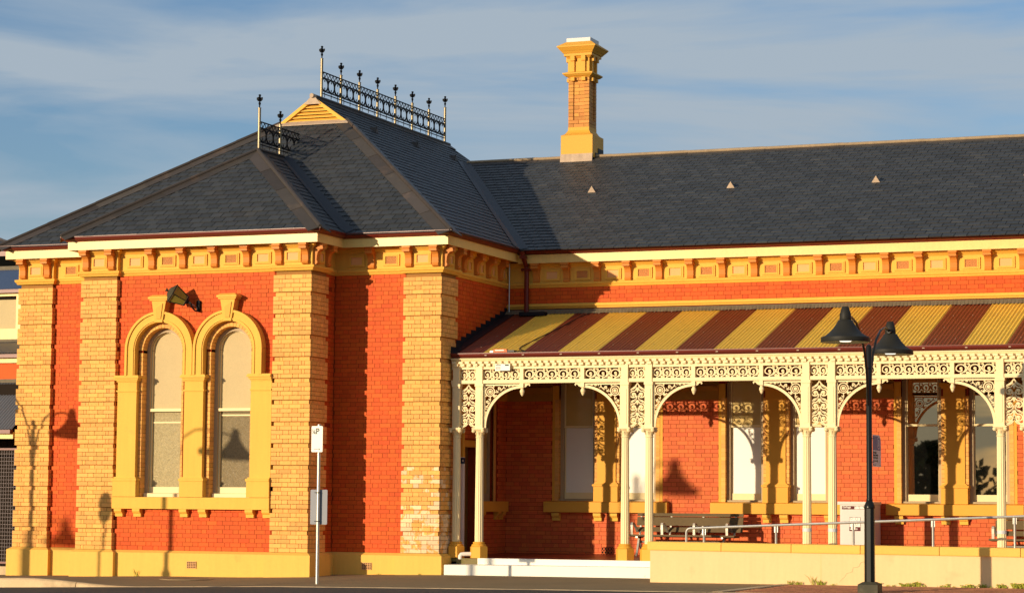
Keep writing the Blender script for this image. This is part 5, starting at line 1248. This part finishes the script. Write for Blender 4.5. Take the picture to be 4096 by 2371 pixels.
WD = [(9.78,.13,16,0),(9.90,.11,14,0),(9.97,.10,10,0),(10.20,.28,7,0),(10.30,.15,18,0),(10.38,.13,14,0),(10.56,.06,8,0),(11.22,.09,12,1),(11.38,.08,10,1),(11.55,.05,6,0),(11.66,.06,8,0),(11.86,.08,12,1),(11.96,.07,10,1),(12.10,.15,14,1),(12.22,.09,9,0),(12.50,.06,8,0),(12.64,.07,8,1),(12.76,.05,7,0),(12.94,.07,9,1),(13.08,.08,9,1),(13.26,.09,12,1),(13.40,.06,8,0),(13.58,.10,16,1),(13.86,.14,22,1),(13.98,.15,22,1),(14.08,.13,18,1)]
ORD = 'first second third fourth fifth sixth seventh eighth ninth tenth eleventh twelfth thirteenth fourteenth fifteenth sixteenth seventeenth eighteenth nineteenth twentieth'.split()
LEFT = sorted([w for w in WD if w[0] < 11.3], key=lambda w: -w[0]); RIGHT = sorted([w for w in WD if w[0] >= 11.3], key=lambda w: w[0])
for side_, ws in (('left', LEFT), ('right', RIGHT)):
    for k, (x, h, n, br) in enumerate(ws):
        tuft(x+.14-(x-9.7)*.012, RY-.035, h, n, '%s weed at the ramp wall foot, %s clump to the %s of the street lamp' % ('leafy' if br else 'grassy', ORD[k], side_), br)
for x, y, h, n, lb in ((-3.87,-.01,.26,8,'thin green weed against the ochre plinth under the left arched window'),(.98,1.17,.05,6,'tiny weed at the ochre plinth right of the air vent'),(1.93,1.06,.06,7,'tiny weed at the ochre plinth of the right quoin pier')):
    o = tuft(x, y, h, n, lb, False, 'x'); del o['group']

# ================================================================== trees across the road (seen only as reflections in the dark panes)
def tree(x, y, h, r, label):
    t = thing('street_tree', label, 'tree', (x, y, -.7), 'trees across the road')
    b = MB(); b.tube([(x,y,-.7),(x+.1,y,h*.3),(x+.2,y,h*.7)], [.28,.2,.08], 7)
    for i in range(5): a = i*1.26; b.tube([(x+.1,y,h*.35),(x+r*.6*math.cos(a),y+r*.6*math.sin(a),h*.7)], [.1,.03], 5)
    b.build('trunk', m_bark, t); b = MB()
    for i in range(900):
        a = random.uniform(0, 6.28); u = random.random()**.5; zz = random.uniform(.12, 1); rr = r*u*math.sin(math.pi*min(1, .18+.82*zz))**.6*(.75+.35*math.sin(a*3+x))
        c = Vector((x+rr*math.cos(a), y+rr*math.sin(a), h*(.12+.88*zz))); s = random.uniform(.25, .5)
        d1 = Vector((random.uniform(-1,1), random.uniform(-1,1), random.uniform(-1,1))).normalized()*s; d2 = d1.orthogonal().normalized()*s*.7
        b.add([c-d1, c+d2, c+d1, c-d2], [(0,1,2,3)])
    b.build('crown', m_leaf, t)
for i, (x, y, h, r) in enumerate(((-30,-100,6.2,5.5),(-19,-106,6.4,6),(-11,-102,5.6,4.5),(-4,-108,8.6,5),(3,-104,7.4,5))): tree(x, y, h, r, ('%s bushy tree across the road behind the viewer' % ['low round','broad','shorter','tallest','wide spreading'][i]))

# ------------------------------------------------------------------ clear the builders' originals
for o in list(ORG.children):
    for c in list(o.children): bpy.data.objects.remove(c)
    bpy.data.objects.remove(o)
bpy.data.objects.remove(ORG)
